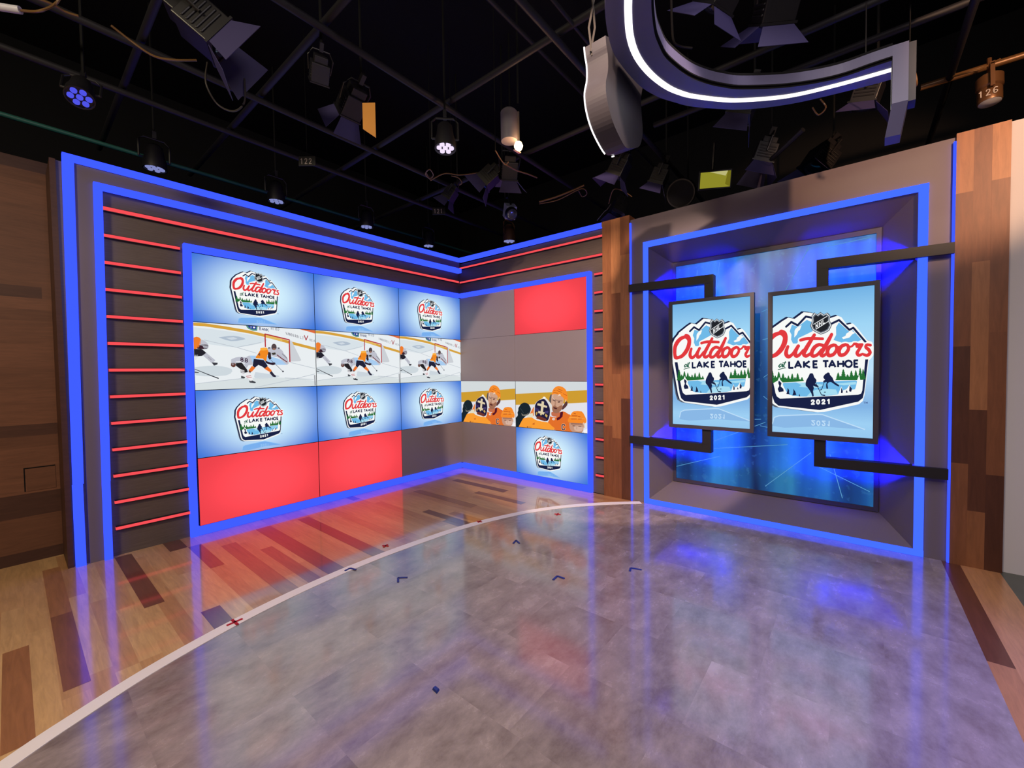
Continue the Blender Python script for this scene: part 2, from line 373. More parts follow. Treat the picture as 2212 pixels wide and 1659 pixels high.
bar((-4.478, 3.432), (-0.02, 3.453), .030, .033, LEDBLUE, t)
bar((-0.02, 3.453), (-2.622, 3.426), .033, .027, LEDBLUE, t, wall='B')
mb = MB(); mb.box((-0.034, -2.627, 3.398), (0.0, -2.621, 3.455)); mb.build('end_cap', CHROME, t)
t = thing('led_border_light', 'second blue light strip frame, just inside the outermost one on the left wall', 'light strip')
bar((-4.306, 0.0), (-4.303, 0.69), .026, .026, LEDBLUE, t, d0=-.045); bar((-4.302, 0.693), (-4.274, 3.275), .027, .028, LEDBLUE, t, d0=-.045)
bar((-4.302, 3.253), (-0.002, 3.275), .020, .034, LEDBLUE, t, d0=-.06)
t = thing('led_border_light', 'innermost blue light strip frame bordering the video wall in the corner', 'light strip')
bar((-3.686, 0.0), (-3.686, 0.69), .030, .030, LEDBLUE, t); bar((-3.686, 0.693), (-3.660, 2.90), .030, .030, LEDBLUE, t)
bar((-3.690, 2.868), (-0.03, 2.866), .031, .036, LEDBLUE, t)
bar((-0.03, 2.866), (-2.445, 2.852), .036, .027, LEDBLUE, t, wall='B')
bar((-2.420, 0.0), (-2.420, 0.69), .026, .026, LEDBLUE, t, wall='B'); bar((-2.420, 0.693), (-2.425, 2.875), .026, .028, LEDBLUE, t, wall='B')
bar((-3.68, 0.046), (-0.03, 0.046), .042, .040, LEDBLUE, t); bar((-0.03, 0.046), (-2.42, 0.046), .040, .040, LEDBLUE, t, wall='B')

# red light bars
def redbar(a, b, wall, label, half=0.013):
    s0, s1 = a, b
    t = thing('red_light_bar', label, 'light bar', (s0, 0, 0) if wall == 'A' else (0, s0, 0), group='red light bars')
    return t
def red(a, za, b, zb, wall, label, half=0.0125):
    if wall == 'A': loc = (a, 0, za)
    else: loc = (0, a, za)
    t = thing('red_light_bar', label, 'light bar', loc, group='red light bars')
    L = b-a; dz = zb-za
    for nm, mm, h, d in (('channel', BLACKM, half+.006, -.006), ('diffuser', LEDRED, half, -.012)):
        q = [(0, -h), (L, dz-h), (L, dz+h), (0, h)]
        mb = MB()
        if wall == 'A': mb.hexa([(p, .024, z) for p, z in q], [(p, d, z) for p, z in q])
        else: mb.hexa([(.024, p, z) for p, z in q], [(d, p, z) for p, z in q])
        mb.build(nm, mm, t)
    return t
ORD = ['top', 'second', 'third', 'fourth', 'fifth', 'sixth', 'seventh', 'eighth', 'ninth', 'tenth', 'eleventh', 'lowest']
red(-4.245, 3.078, -0.02, 3.095, 'A', 'longest red light bar, running across the left wall above the screens', .015)
red(-0.02, 3.318, -2.62, 3.297, 'B', 'upper of two long red light bars on the wall right of the corner')
red(-0.02, 3.085, -2.62, 3.064, 'B', 'lower of two long red light bars on the wall right of the corner')
for k in range(12):
    red(-4.25, 2.843-.2358*k, -3.716, 2.843-.2358*k, 'A', '%s short red light bar left of the video wall%s' % (ORD[k], '' if k in (0, 11) else ', from the top'))
    red(-2.50, 2.830-.2353*k, -2.62, 2.829-.2353*k, 'B', '%s stubby red light bar beside the first wood post%s' % (ORD[k], '' if k in (0, 11) else ', from the top'))

# ------------------------------------------------------------------ screen pictures
def homography(q, wh=(1.0, 1.0)):        # q: TL,TR,BR,BL pixel corners -> centred metres
    w_, h_ = wh; dst = [(-w_/2, h_/2), (w_/2, h_/2), (w_/2, -h_/2), (-w_/2, -h_/2)]
    A = []; B = []
    for (x, y), (u, v) in zip(q, dst):
        A.append([x, y, 1, 0, 0, 0, -u*x, -u*y]); B.append(u); A.append([0, 0, 0, x, y, 1, -v*x, -v*y]); B.append(v)
    h = np.linalg.solve(np.array(A, float), np.array(B, float)); Hm = np.append(h, 1).reshape(3, 3)
    def f(p):
        a = Hm @ np.array([p[0], p[1], 1.0]); return (a[0]/a[2], a[1]/a[2])
    return f
class Pic:
    """flat picture: polygons in the local xz plane, the picture faces -y, clipped to w x h"""
    DZ = 0.00025
    def __init__(s, w_, h_, bg): s.w, s.h = w_, h_; s.mb = MB(); s.mats = [bg]; s.layer = 0; s.f = lambda p: p; s.rect(); 
    def rect(s):
        w_, h_ = s.w/2, s.h/2; s.mb.poly([(-w_, 0, -h_), (w_, 0, -h_), (w_, 0, h_), (-w_, 0, h_)], 0)
    def mi(s, m):
        if m not in s.mats: s.mats.append(m)
        return s.mats.index(m)
    def up(s): s.layer += 1
    def _tri(s, tri, mi):
        w_, h_ = s.w/2, s.h/2; t = tri
        for ax, val, less in ((0, w_, True), (0, -w_, False), (1, h_, True), (1, -h_, False)):
            t = clip(t, ax, val, less)
            if len(t) < 3: return
        y = -0.0006-s.layer*s.DZ
        s.mb.poly([(p[0], y, p[1]) for p in t], mi)
    def fill(s, pts, m, raw=False):
        q = [tuple(p) if raw else tuple(s.f(p)) for p in pts]; mi = s.mi(m)
        for t in tessellate_polygon([[Vector((p[0], p[1], 0)) for p in q]]):
            s._tri([q[i] for i in t], mi)
    def smooth(s, pts, m, n=4): s.fill(spline(list(pts)+[pts[0]], n)[:-1], m)
    def disc(s, c, rx, m, ry=None, n=14, ang=0.0):
        ry = ry or rx; ca, sa = math.cos(ang), math.sin(ang)
        s.fill([(c[0]+rx*math.cos(2*PI*k/n)*ca-ry*math.sin(2*PI*k/n)*sa, c[1]+rx*math.cos(2*PI*k/n)*sa+ry*math.sin(2*PI*k/n)*ca) for k in range(n)], m)
    def stroke(s, pts, wd, m, caps=True):
        pts = [np.array(p, float) for p in pts]; N = len(pts)
        wds = wd if isinstance(wd, (list, tuple)) else [wd]*N
        for i in range(N-1):
            a, b = pts[i], pts[i+1]; d = b-a; L = np.linalg.norm(d)
            if L < 1e-9: continue
            n = np.array([-d[1], d[0]])/L
            s.fill([a+n*wds[i]/2, b+n*wds[i+1]/2, b-n*wds[i+1]/2, a-n*wds[i]/2], m)
            if i > 0 and not caps: s.disc(a, wds[i]/2, m, n=8)
        if caps:
            for p, w_ in zip(pts, wds): s.disc(p, w_/2, m, n=10)
    GLYPH = {'L': [[(0,0),(0,1),(.75,1)]], 'A': [[(0,1),(.5,0),(1,1)],[(.2,.66),(.8,.66)]], 'K': [[(0,0),(0,1)],[(.85,0),(.05,.52),(.9,1)]],
             'E': [[(.75,0),(0,0),(0,1),(.75,1)],[(0,.5),(.65,.5)]], 'T': [[(0,0),(1,0)],[(.5,0),(.5,1)]], 'H': [[(0,0),(0,1)],[(.8,0),(.8,1)],[(0,.5),(.8,.5)]],
             'O': [[(.5+.5*math.cos(a*PI/6), .5+.5*math.sin(a*PI/6)) for a in range(13)]], 'N': [[(0,1),(0,0),(.8,1),(.8,0)]],
             '2': [[(.05,.25),(.15,.05),(.4,0),(.65,.08),(.72,.28),(.6,.5),(.05,1),(.75,1)]], '0': [[(.38+.36*math.cos(a*PI/6), .5+.5*math.sin(a*PI/6)) for a in range(13)]],
             '1': [[(.15,.2),(.45,0),(.45,1)]], 'B': [[(0,0),(0,1),(.55,1),(.75,.85),(.72,.6),(.5,.48),(0,.48)],[(0,0),(.5,0),(.66,.15),(.64,.35),(.5,.48)]],
             'V': [[(0,0),(.45,1),(.9,0)]], 'D': [[(0,0),(0,1),(.45,1),(.75,.75),(.8,.5),(.75,.25),(.45,0),(0,0)]], 'R': [[(0,1),(0,0),(.5,0),(.7,.15),(.7,.35),(.5,.5),(0,.5)],[(.4,.5),(.75,1)]],
             'I': [[(.2,0),(.2,1)]], 'C': [[(.8,.2),(.6,0),(.2,0),(0,.2),(0,.8),(.2,1),(.6,1),(.8,.8)]], '8': [[(.4+.3*math.cos(a*PI/5), .25+.25*math.sin(a*PI/5)) for a in range(11)],[(.4+.36*math.cos(a*PI/5), .74+.26*math.sin(a*PI/5)) for a in range(11)]],
             'M': [[(0,1),(0,0),(.45,.7),(.9,0),(.9,1)]], '4': [[(.7,1),(.7,0),(0,.65),(.9,.65)]], '6': [[(.7,.1),(.4,0),(.1,.2),(0,.6),(.1,.9),(.4,1),(.7,.85),(.7,.6),(.4,.48),(.05,.62)]]}
    def text(s, txt, x, y, gw, gh, adv, wd, m, slope=0.0, flip=False, shear=0.0, caps=True):
        for ch in txt:
            for st in s.GLYPH.get(ch, []):
                pts = []
                for (a, b) in st:
                    if flip: b = 1-b
                    pts.append((x+a*gw-shear*(b-.5)*gh, y+b*gh+slope*(a*gw)))
                s.stroke(pts, wd, m, caps)
            x += adv; y += slope*adv
    def build(s, name, parent, loc=(0, 0, 0), rot=(0, 0, 0)):
        return s.mb.build(name, s.mats, parent, loc, rot, recalc=False)

NAVY, WHT, RED_, LBL, LBL2, GRN, SLATE = pic(26, 34, 70), pic(248, 250, 248), pic(226, 58, 62), pic(112, 186, 232), pic(168, 222, 242), pic(38, 110, 52), pic(92, 100, 112)
GRNT = pic(30, 96, 72)
def logo(p, F, reflect=None):
    """the mountain badge, drawn in the pixel frame of the right-hand portrait screen; F maps that frame to metres"""
    p.f = F
    white = [(42, 640), (48, 560), (84, 490), (128, 446), (140, 425), (250, 348), (305, 316), (372, 330), (466, 262), (530, 268), (600, 285), (735, 330), (815, 305), (848, 318), (905, 402), (968, 388), (1000, 420), (1105, 560), (1158, 580), (1176, 640), (1168, 715), (1140, 752), (1122, 770), (1100, 910), (1070, 1120), (1052, 1180), (1012, 1212), (660, 1285), (590, 1288), (195, 1232), (140, 1200), (118, 1140), (50, 770), (34, 700)]
    p.fill([(x-40, y-2) for x, y in white], SLATE); p.up()
    p.fill([(x-30, y-14) for x, y in white], NAVY); p.up()
    p.fill([(x-8, y-4) for x, y in white], WHT); p.up()
    p.fill(white, WHT); p.up()
    # badge frame
    p.fill([(70, 765), (108, 765), (160, 1085), (175, 1122), (208, 1145), (1005, 1116), (1036, 1104), (1048, 1072), (1084, 757), (1114, 757), (1068, 1085), (1052, 1150), (1005, 1186), (612, 1266), (190, 1216), (150, 1182), (132, 1130)], NAVY); p.up()
    # lake
    p.smooth([(225, 985), (370, 980), (450, 985), (700, 978), (980, 970), (992, 1000), (975, 1060), (820, 1078), (800, 1110), (640, 1124), (470, 1128), (380, 1122), (300, 1105), (265, 1060), (240, 1012)], LBL, 2); p.up()
    p.fill([(370, 980), (450, 990), (520, 984), (590, 1000), (660, 1010), (600, 1040), (480, 1036), (400, 1025), (430, 1010)], LBL2); p.fill([(570, 1060), (680, 1052), (780, 1060), (800, 1108), (640, 1122), (480, 1126), (520, 1085)], LBL2); p.fill([(760, 1000), (985, 985), (985, 1010), (860, 1018)], LBL2); p.up()
    def conifer(x, top, base, wd_):
        L_ = []; R_ = []; n = 5
        for k in range(n):
            f0, f1 = k/n, (k+1)/n; h = base-top
            L_ += [(x-wd_*(.16+1.0*f1), top+h*f1), (x-wd_*(.10+.66*f1), top+h*(f1-.02))]; R_ += [(x+wd_*(.16+1.0*f1), top+h*f1), (x+wd_*(.10+.66*f1), top+h*(f1-.02))]
        p.fill([(x, top)]+R_[:-1]+L_[:-1][::-1], GRN)
    for x_, t_, b_, w_ in ((128, 846, 975, 30), (196, 866, 975, 30), (240, 884, 975, 26), (295, 908, 970, 22), (334, 888, 970, 24), (390, 884, 970, 24), (434, 926, 968, 18), (160, 905, 975, 26), (265, 925, 975, 24), (362, 925, 970, 22),
                           (805, 884, 962, 26), (858, 850, 962, 32), (900, 905, 965, 28), (940, 866, 966, 28), (985, 862, 966, 26), (1030, 838, 966, 26), (1060, 850, 960, 24), (830, 920, 962, 24)): conifer(x_, t_, b_, w_)
    p.fill([(112, 925), (400, 948), (450, 958), (454, 968), (370, 975), (230, 980), (135, 985)], GRN); p.fill([(775, 965), (800, 940), (1066, 915), (1070, 960), (1000, 968)], GRN); p.up()


    p.fill([(140, 985), (185, 960), (200, 925), (212, 955), (240, 985), (235, 1015), (262, 1060), (300, 1110), (210, 1140), (165, 1100)], WHT)
    p.fill([(1020, 912), (1034, 1000), (1030, 1060), (1015, 1104), (985, 1105), (975, 1060), (985, 1030), (1000, 960)], WHT); p.fill([(800, 1112), (835, 1030), (850, 1070), (888, 1058), (920, 1012), (950, 1070), (990, 1106)], WHT); p.up()
    for q in ([(195, 958), (224, 985), (215, 1020), (242, 1045), (246, 1072), (196, 1078), (184, 1045), (200, 1015), (190, 985)], [(285, 1035), (302, 1060), (300, 1085), (308, 1102), (272, 1098), (284, 1065)], [(345, 1045), (364, 1075), (376, 1110), (334, 1114), (345, 1080)], [(405, 1095), (415, 1124), (400, 1124)],
              [(835, 1040), (850, 1075), (847, 1098), (830, 1096)], [(888, 1065), (900, 1092), (880, 1094)], [(920, 1020), (944, 1055), (934, 1086), (914, 1080)]): p.fill(q, NAVY)
    # the two skaters
    p.smooth([(515, 893), (542, 890), (554, 912), (562, 935), (580, 955), (580, 978), (568, 998), (598, 1018), (602, 1034), (572, 1027), (548, 1018), (556, 1042), (546, 1072), (553, 1118), (540, 1130), (530, 1100), (510, 1062), (488, 1032), (470, 1010), (477, 965), (500, 925)], NAVY, 2)
    p.stroke([(568, 975), (632, 1112), (664, 1118)], [6, 8, 12], NAVY)
    p.smooth([(668, 905), (690, 890), (702, 884), (718, 892), (722, 910), (748, 940), (765, 982), (810, 1013), (808, 1030), (770, 1010), (735, 985), (712, 985), (694, 1002), (700, 1047), (683, 1048), (680, 1006), (688, 982), (656, 988), (652, 970), (670, 960), (662, 950), (652, 930)], NAVY, 2)
    p.stroke([(662, 980), (634, 1058), (622, 1062)], [5, 7, 9], NAVY); p.disc((667, 1085), 11, NAVY, 5); p.up()
    # mountains
    p.fill([(312, 455), (335, 388), (352, 392), (395, 408), (490, 338), (535, 360), (548, 458), (480, 490), (415, 520), (388, 582), (345, 582), (325, 540), (330, 490)], LBL)
    p.fill([(790, 420), (820, 372), (925, 468), (965, 455), (1050, 556), (1000, 577), (850, 582), (762, 552), (790, 500)], LBL); p.up()
    p.fill([(395, 410), (436, 392), (418, 440), (400, 455), (385, 490), (358, 520), (362, 450), (372, 430)], WHT); p.fill([(895, 488), (925, 470), (950, 460), (985, 482), (955, 498), (925, 530), (862, 545), (848, 528), (885, 512)], WHT); p.up()
    p.stroke([(275, 406), (330, 358), (395, 394), (480, 304), (545, 318)], 22, NAVY, True); p.stroke([(730, 390), (822, 347), (926, 450), (968, 430), (1092, 580)], 22, NAVY, True); p.up()
    # shield
    sh = [(545, 300), (560, 282), (572, 268), (600, 290), (632, 266), (665, 290), (698, 272), (728, 300), (722, 350), (742, 400), (716, 450), (680, 472), (632, 488), (590, 468), (548, 442), (530, 400), (548, 350)]
    def scl(k): return [(636+(x-636)*k, 378+(y-378)*k) for x, y in sh]
    p.fill(scl(1.06), SLATE); p.up(); p.fill(scl(.98), pic(222, 226, 228)); p.up(); p.fill(scl(.90), SLATE); p.up(); p.fill(scl(.80), pic(34, 36, 42)); p.up()
    p.stroke([(558, 388), (700, 305)], 7, pic(232, 236, 238), False); p.stroke([(584, 438), (722, 352)], 7, pic(232, 236, 238), False)
    p.text('NHL', 584, 388, 24, 42, 36, 8, pic(240, 242, 244), -0.62); p.up()
    # script word: white halo, then red
    O_out = [(50, 650), (56, 580), (90, 516), (145, 470), (200, 452), (208, 440), (237, 436), (276, 460), (292, 515), (280, 590), (236, 664), (180, 712), (140, 726), (95, 735), (62, 718)]
    O_in = [(96, 664), (104, 590), (150, 524), (205, 492), (232, 505), (240, 535), (215, 605), (165, 668), (125, 690), (102, 690)]
    ST = [([(292, 612), (276, 655), (275, 695), (300, 716), (340, 690), (380, 635), (400, 608)], [26, 32, 36, 34, 26, 28, 30]), ([(396, 612), (370, 665), (372, 706), (404, 704), (450, 650)], [30, 34, 36, 28, 20]),
          ([(566, 496), (520, 570), (470, 652), (455, 690), (476, 712), (515, 694), (548, 660)], [28, 34, 38, 36, 32, 26, 20]), ([(424, 548), (500, 533), (650, 538)], [26, 28, 26]),
          ([(652, 606), (610, 598), (566, 625), (538, 675), (545, 712), (590, 704), (640, 650)], [28, 30, 34, 34, 32, 28, 26]), ([(744, 494), (700, 575), (650, 660), (632, 698), (652, 714), (690, 690)], [28, 36, 36, 34, 30, 22]),
          ([(765, 604), (722, 622), (698, 668), (712, 710), (760, 700), (794, 650), (786, 612), (760, 602)], [28, 32, 34, 34, 30, 30, 28, 26]), ([(786, 625), (836, 622), (860, 606)], [18, 16, 16]),
          ([(884, 602), (842, 620), (816, 668), (830, 708), (876, 700), (914, 650), (908, 612), (884, 602)], [28, 32, 34, 34, 30, 30, 28, 26]), ([(906, 628), (945, 622), (975, 596)], [18, 18, 20]),
          ([(972, 594), (1000, 602), (1004, 622)], [20, 30, 30]), ([(1008, 606), (1055, 604)], [26, 24]), ([(1052, 606), (1022, 655), (1002, 690), (1020, 714), (1060, 700)], [26, 28, 30, 28, 20]),
          ([(1140, 612), (1104, 608), (1092, 632), (1120, 658), (1134, 690), (1106, 716), (1072, 708)], [24, 26, 28, 30, 30, 28, 24])]
    ST = [([(q[0], q[1]) for q in sp], [q[2] for q in sp]) for sp in (spline([(a[0], a[1], b) for a, b in zip(pts, ws)], 5) for pts, ws in ST)]
    cx, cy = 165, 590
    p.fill([(cx+(x-cx)*1.18, cy+(y-cy)*1.16) for x, y in O_out], WHT)
    for pts, ws in ST: p.stroke(pts, [a*1.2+30 for a in ws], WHT, False); p.disc(pts[0], ws[0]*.6+15, WHT); p.disc(pts[-1], ws[-1]*.6+15, WHT)
    p.up()
    p.smooth(O_out, RED_, 3)
    for pts, ws in ST: p.stroke(pts, [a*1.2 for a in ws], RED_, False); p.disc(pts[0], ws[0]*.6, RED_); p.disc(pts[-1], ws[-1]*.6, RED_)
    p.up(); p.smooth(O_in, WHT, 3); p.up()
    # block lettering
    for ch, x, gw in (('L', 304, 62), ('A', 362, 72), ('K', 456, 74), ('E', 554, 60), ('T', 650, 62), ('A', 712, 72), ('H', 806, 72), ('O', 878, 74), ('E', 972, 56)):
        p.text(ch, x, 766, gw*.93, 66, 0, 21, NAVY, caps=False)
    p.stroke([(240, 795), (215, 790), (195, 812), (205, 824), (228, 808), (238, 795), (234, 820), (250, 812)], 11, GRNT); p.stroke([(266, 768), (246, 812), (254, 822)], 11, GRNT); p.stroke([(238, 780), (270, 776)], 8, GRNT); p.stroke([(190, 848), (266, 830)], 8, GRNT)
    p.text('2021', 528, 1164, 38, 40, 54, 15, WHT, -0.02); p.text('TM', 1058, 1190, 18, 16, 24, 4, pic(60, 80, 140)); p.up()
    if reflect is not None:
        a, b = reflect
        p.fill([(128, 1420), (140, 1350), (180, 1322), (590, 1310), (640, 1316), (1080, 1470), (620, 1430), (250, 1440)], a); p.up()
        p.stroke([(128, 1400), (145, 1335), (195, 1318), (590, 1308), (640, 1312), (1070, 1468)], 11, b, False); p.text('2021', 528, 1372, 42, 44, 53, 11, b, 0.05, True)

LAND = homography([(137, 82), (1197, -12), (1147, 1562), (123, 1480)], (0.75, 1.335))
def land(p):
    x, y = LAND(p); return (x*0.575, y*0.52-0.004)
GRADL = grad_screen('blue_glow_picture', rgb(212, 242, 255), rgb(58, 116, 218), 1.2136, 0.86, radius=0.66)
GRADP = bpy.data.materials.new('pale_blue_picture')
def gradp():
    m = GRADP; m.use_nodes = True; nt = m.node_tree; nt.nodes.clear()
    o = nt.nodes.new('ShaderNodeOutputMaterial'); e = nt.nodes.new('ShaderNodeEmission'); tc = nt.nodes.new('ShaderNodeTexCoord'); sx = nt.nodes.new('ShaderNodeSeparateXYZ')
    mr = nt.nodes.new('ShaderNodeMapRange'); mr.inputs[1].default_value = -0.67; mr.inputs[2].default_value = 0.67
    rp = nt.nodes.new('ShaderNodeValToRGB'); el = rp.color_ramp.elements
    el[0].position, el[0].color = 0.0, rgb(150, 200, 240); el[1].position, el[1].color = 1.0, rgb(112, 176, 228)
    for ps, c in ((0.10, rgb(158, 208, 244)), (0.22, rgb(128, 178, 228)), (0.45, rgb(190, 226, 250)), (0.75, rgb(160, 214, 246))):
        k = el.new(ps); k.color = c
    L = nt.links; L.new(tc.outputs['Object'], sx.inputs[0]); L.new(sx.outputs['Z'], mr.inputs[0]); L.new(mr.outputs[0], rp.inputs[0]); L.new(rp.outputs[0], e.inputs[0]); L.new(e.outputs[0], o.inputs[0])
gradp()
REDSCREEN = grad_screen('red_picture', (1.15, 0.080, 0.105, 1), (0.85, 0.055, 0.072, 1), 1.2136, 0.80, radius=0.62, strength=1.0)

def hockey(wd, hd):
    p = Pic(wd, hd, pic(233, 238, 241)); p.f = homography([(50, 42), (2122, 165), (2147, 1137), (85, 1215)], (wd, hd)); G = pic
    p.up(); 
    for q, c in (([(50, 130), (600, 190), (1240, 300), (1250, 380), (800, 470), (300, 420), (50, 380)], (216, 226, 232)), ([(80, 820), (420, 790), (700, 850), (600, 960), (100, 960)], (206, 216, 222)), ([(90, 1110), (900, 1010), (1700, 1000), (2140, 1060), (2140, 1137), (90, 1215)], (216, 224, 226)), ([(1100, 900), (1500, 960), (1400, 1000), (1100, 1010)], (204, 214, 222))): p.smooth(q, G(*c), 3)
    p.up()
    for q in ([(240, 350), (800, 478), (1120, 572)], [(800, 470), (1200, 385)], [(90, 1105), (500, 1055), (900, 1008)], [(1090, 1170), (1500, 1080), (2120, 930)], [(1600, 1000), (2100, 1025)], [(1700, 730), (2120, 832)]): p.stroke(q, 9, G(186, 194, 204), False)
    p.smooth([(480, 302), (740, 275), (935, 328), (690, 366)], G(176, 190, 206), 3); p.up(); p.fill([(600, 310), (735, 296), (800, 325), (700, 345)], G(206, 216, 226)); p.up()
    p.fill([(40, 52), (250, 62), (600, 112), (1000, 178), (1260, 238), (1700, 360), (2135, 470), (2135, 518), (1710, 412), (1260, 290), (1000, 232), (600, 165), (250, 115), (40, 104)], G(214, 162, 62))
    p.fill([(1850, 148), (2135, 168), (2135, 226), (2000, 185)], G(222, 108, 62)); p.fill([(942, 90), (1142, 100), (1134, 184), (1060, 184), (985, 152), (955, 120)], G(90, 150, 130)); p.up()
    p.fill([(965, 92), (1122, 100), (1115, 162), (1050, 157), (995, 130)], G(44, 66, 150)); p.up(); p.text('I', 1025, 108, 20, 26, 20, 8, WHT); p.fill([(1065, 112), (1100, 116), (1096, 140), (1066, 138)], WHT)
    p.text('BANK', 1172, 122, 34, 44, 42, 8, G(70, 78, 120), 0.16); p.text('HIRD', 1372, 108, 22, 52, 38, 7, G(120, 126, 150), 0.14)
    p.text('VANDERBILT', 1622, 200, 20, 42, 31.5, 5, G(96, 92, 104), 0.28); p.text('V', 1940, 258, 66, 78, 60, 15, G(170, 60, 70), 0.1); p.text('HEA', 2026, 312, 24, 38, 36, 5, G(130, 130, 140), 0.22); p.up()
    p.fill([(1010, 615), (1330, 620), (1480, 660), (1660, 745), (1640, 772), (1450, 772), (1050, 742), (1010, 690)], G(168, 204, 240)); p.fill([(1690, 345), (1720, 352), (1885, 690), (1860, 708), (1690, 715)], G(204, 208, 214)); p.fill([(1278, 250), (1560, 320), (1560, 362), (1278, 300)], G(226, 186, 96)); p.up()
    p.stroke([(1272, 455), (1266, 238), (1680, 336), (1690, 715)], 20, G(178, 44, 52)); p.up()
    # goalkeeper
    p.smooth([(1300, 490), (1380, 468), (1480, 468), (1560, 525), (1585, 575), (1640, 640), (1668, 740), (1625, 762), (1500, 650), (1400, 625), (1320, 565)], G(190, 192, 204), 3); p.up()
    p.stroke([(1470, 600), (1560, 668), (1640, 722)], 16, G(120, 60, 66)); p.stroke([(1560, 580), (1640, 660)], 8, G(90, 84, 92)); p.fill([(1315, 545), (1362, 560), (1372, 670), (1342, 686), (1312, 640)], G(48, 36, 44)); p.fill([(1370, 570), (1440, 555), (1450, 590), (1400, 602)], G(64, 60, 50)); p.fill([(1318, 470), (1352, 468), (1352, 488), (1320, 492)], G(80, 78, 88)); p.fill([(1485, 470), (1516, 474), (1512, 496), (1486, 492)], G(80, 78, 88)); p.up()
    p.disc((1418, 462), 45, G(84, 68, 70), 56); p.up(); p.fill([(1395, 488), (1445, 488), (1440, 512), (1400, 512)], G(168, 120, 100)); p.up()
    # attacker in orange
    p.smooth([(1195, 500), (1290, 495), (1322, 545), (1300, 620), (1278, 722), (1230, 672), (1102, 662), (1135, 600), (1165, 548)], G(240, 138, 34), 2); p.fill([(1072, 672), (1240, 690), (1312, 792), (1262, 838), (1208, 800), (1150, 775), (1090, 824), (1052, 790)], G(34, 34, 56)); p.fill([(1040, 795), (1102, 822), (1040, 892), (990, 905), (985, 868)], G(236, 118, 44)); p.fill([(1248, 838), (1308, 800), (1378, 870), (1358, 905), (1300, 872)], G(236, 118, 44))
    p.fill([(985, 868), (1028, 890), (1006, 922), (984, 910)], G(44, 34, 54)); p.fill([(1340, 912), (1375, 880), (1420, 940), (1452, 965), (1442, 988), (1395, 978)], G(44, 40, 60)); p.smooth([(1272, 700), (1360, 735), (1432, 732), (1438, 762), (1390, 778), (1280, 742)], G(44, 28, 44), 2); p.stroke([(1362, 690), (1470, 790), (1570, 890)], 8, G(110, 112, 120)); p.disc((1570, 888), 15, G(60, 62, 72)); p.up()
    p.smooth([(1188, 482), (1290, 474), (1304, 515), (1190, 522)], G(250, 176, 66), 2); p.fill([(1108, 655), (1232, 664), (1230, 676), (1104, 668)], G(250, 214, 180)); p.text('4', 1142, 572, 44, 44, 40, 8, G(50, 40, 66)); p.up()
    # white 88
    p.smooth([(690, 682), (760, 650), (850, 638), (940, 645), (1000, 612), (1042, 700), (1052, 772), (980, 782), (945, 832), (882, 742), (760, 746), (720, 790), (690, 742)], G(190, 192, 204), 2); p.fill([(768, 745), (870, 738), (960, 858), (972, 902), (910, 914), (850, 852), (768, 792)], G(38, 34, 38)); p.smooth([(690, 740), (760, 745), (762, 800), (722, 818), (684, 790)], G(104, 62, 52), 2)
    p.fill([(845, 850), (912, 872), (915, 962), (868, 972)], G(232, 232, 236)); p.fill([(928, 912), (1000, 905), (1062, 1030), (1020, 1062), (955, 985)], G(238, 236, 238)); p.fill([(856, 965), (928, 985), (910, 1012), (856, 1008)], G(70, 74, 78)); p.fill([(990, 1050), (1040, 1045), (1108, 1075), (1092, 1094), (1000, 1082)], G(60, 62, 70)); p.up()
    p.text('88', 846, 648, 62, 62, 74, 14, G(66, 40, 62), 0.18); p.stroke([(846, 880), (908, 892)], 9, G(70, 60, 66)); p.stroke([(850, 905), (910, 918)], 7, G(70, 60, 66)); p.stroke([(942, 975), (1022, 962)], 9, G(190, 60, 70)); p.stroke([(952, 1000), (1032, 986)], 9, G(190, 60, 70)); p.stroke([(770, 722), (850, 716), (920, 760)], 8, G(250, 250, 250)); p.up()
    # skater cut by the left edge
    p.smooth([(40, 325), (110, 295), (182, 340), (145, 480), (40, 500)], G(238, 126, 46), 2); p.smooth([(180, 342), (250, 368), (312, 440), (292, 500), (232, 502), (212, 452), (150, 432)], G(190, 192, 204), 2); p.smooth([(138, 440), (200, 430), (292, 430), (296, 490), (232, 507), (118, 500)], G(58, 34, 46), 2); p.fill([(40, 500), (200, 510), (272, 572), (200, 624), (40, 640)], G(36, 34, 44)); p.fill([(60, 610), (132, 602), (126, 662), (80, 705)], G(226, 228, 232)); p.fill([(206, 612), (272, 570), (352, 640), (425, 700), (362, 752), (300, 692)], G(190, 192, 204)); p.fill([(358, 735), (462, 742), (456, 772), (398, 790)], G(62, 62, 70)); p.stroke([(300, 640), (350, 690)], 16, G(160, 160, 168)); p.stroke([(80, 855), (300, 945), (470, 1010)], [10, 14, 18], G(50, 52, 60)); p.fill([(75, 895), (145, 908), (140, 918), (75, 915)], G(54, 56, 62))
    p.fill([(2105, 950), (2125, 948), (2135, 1130), (2112, 1132)], G(150, 152, 158))
    return p
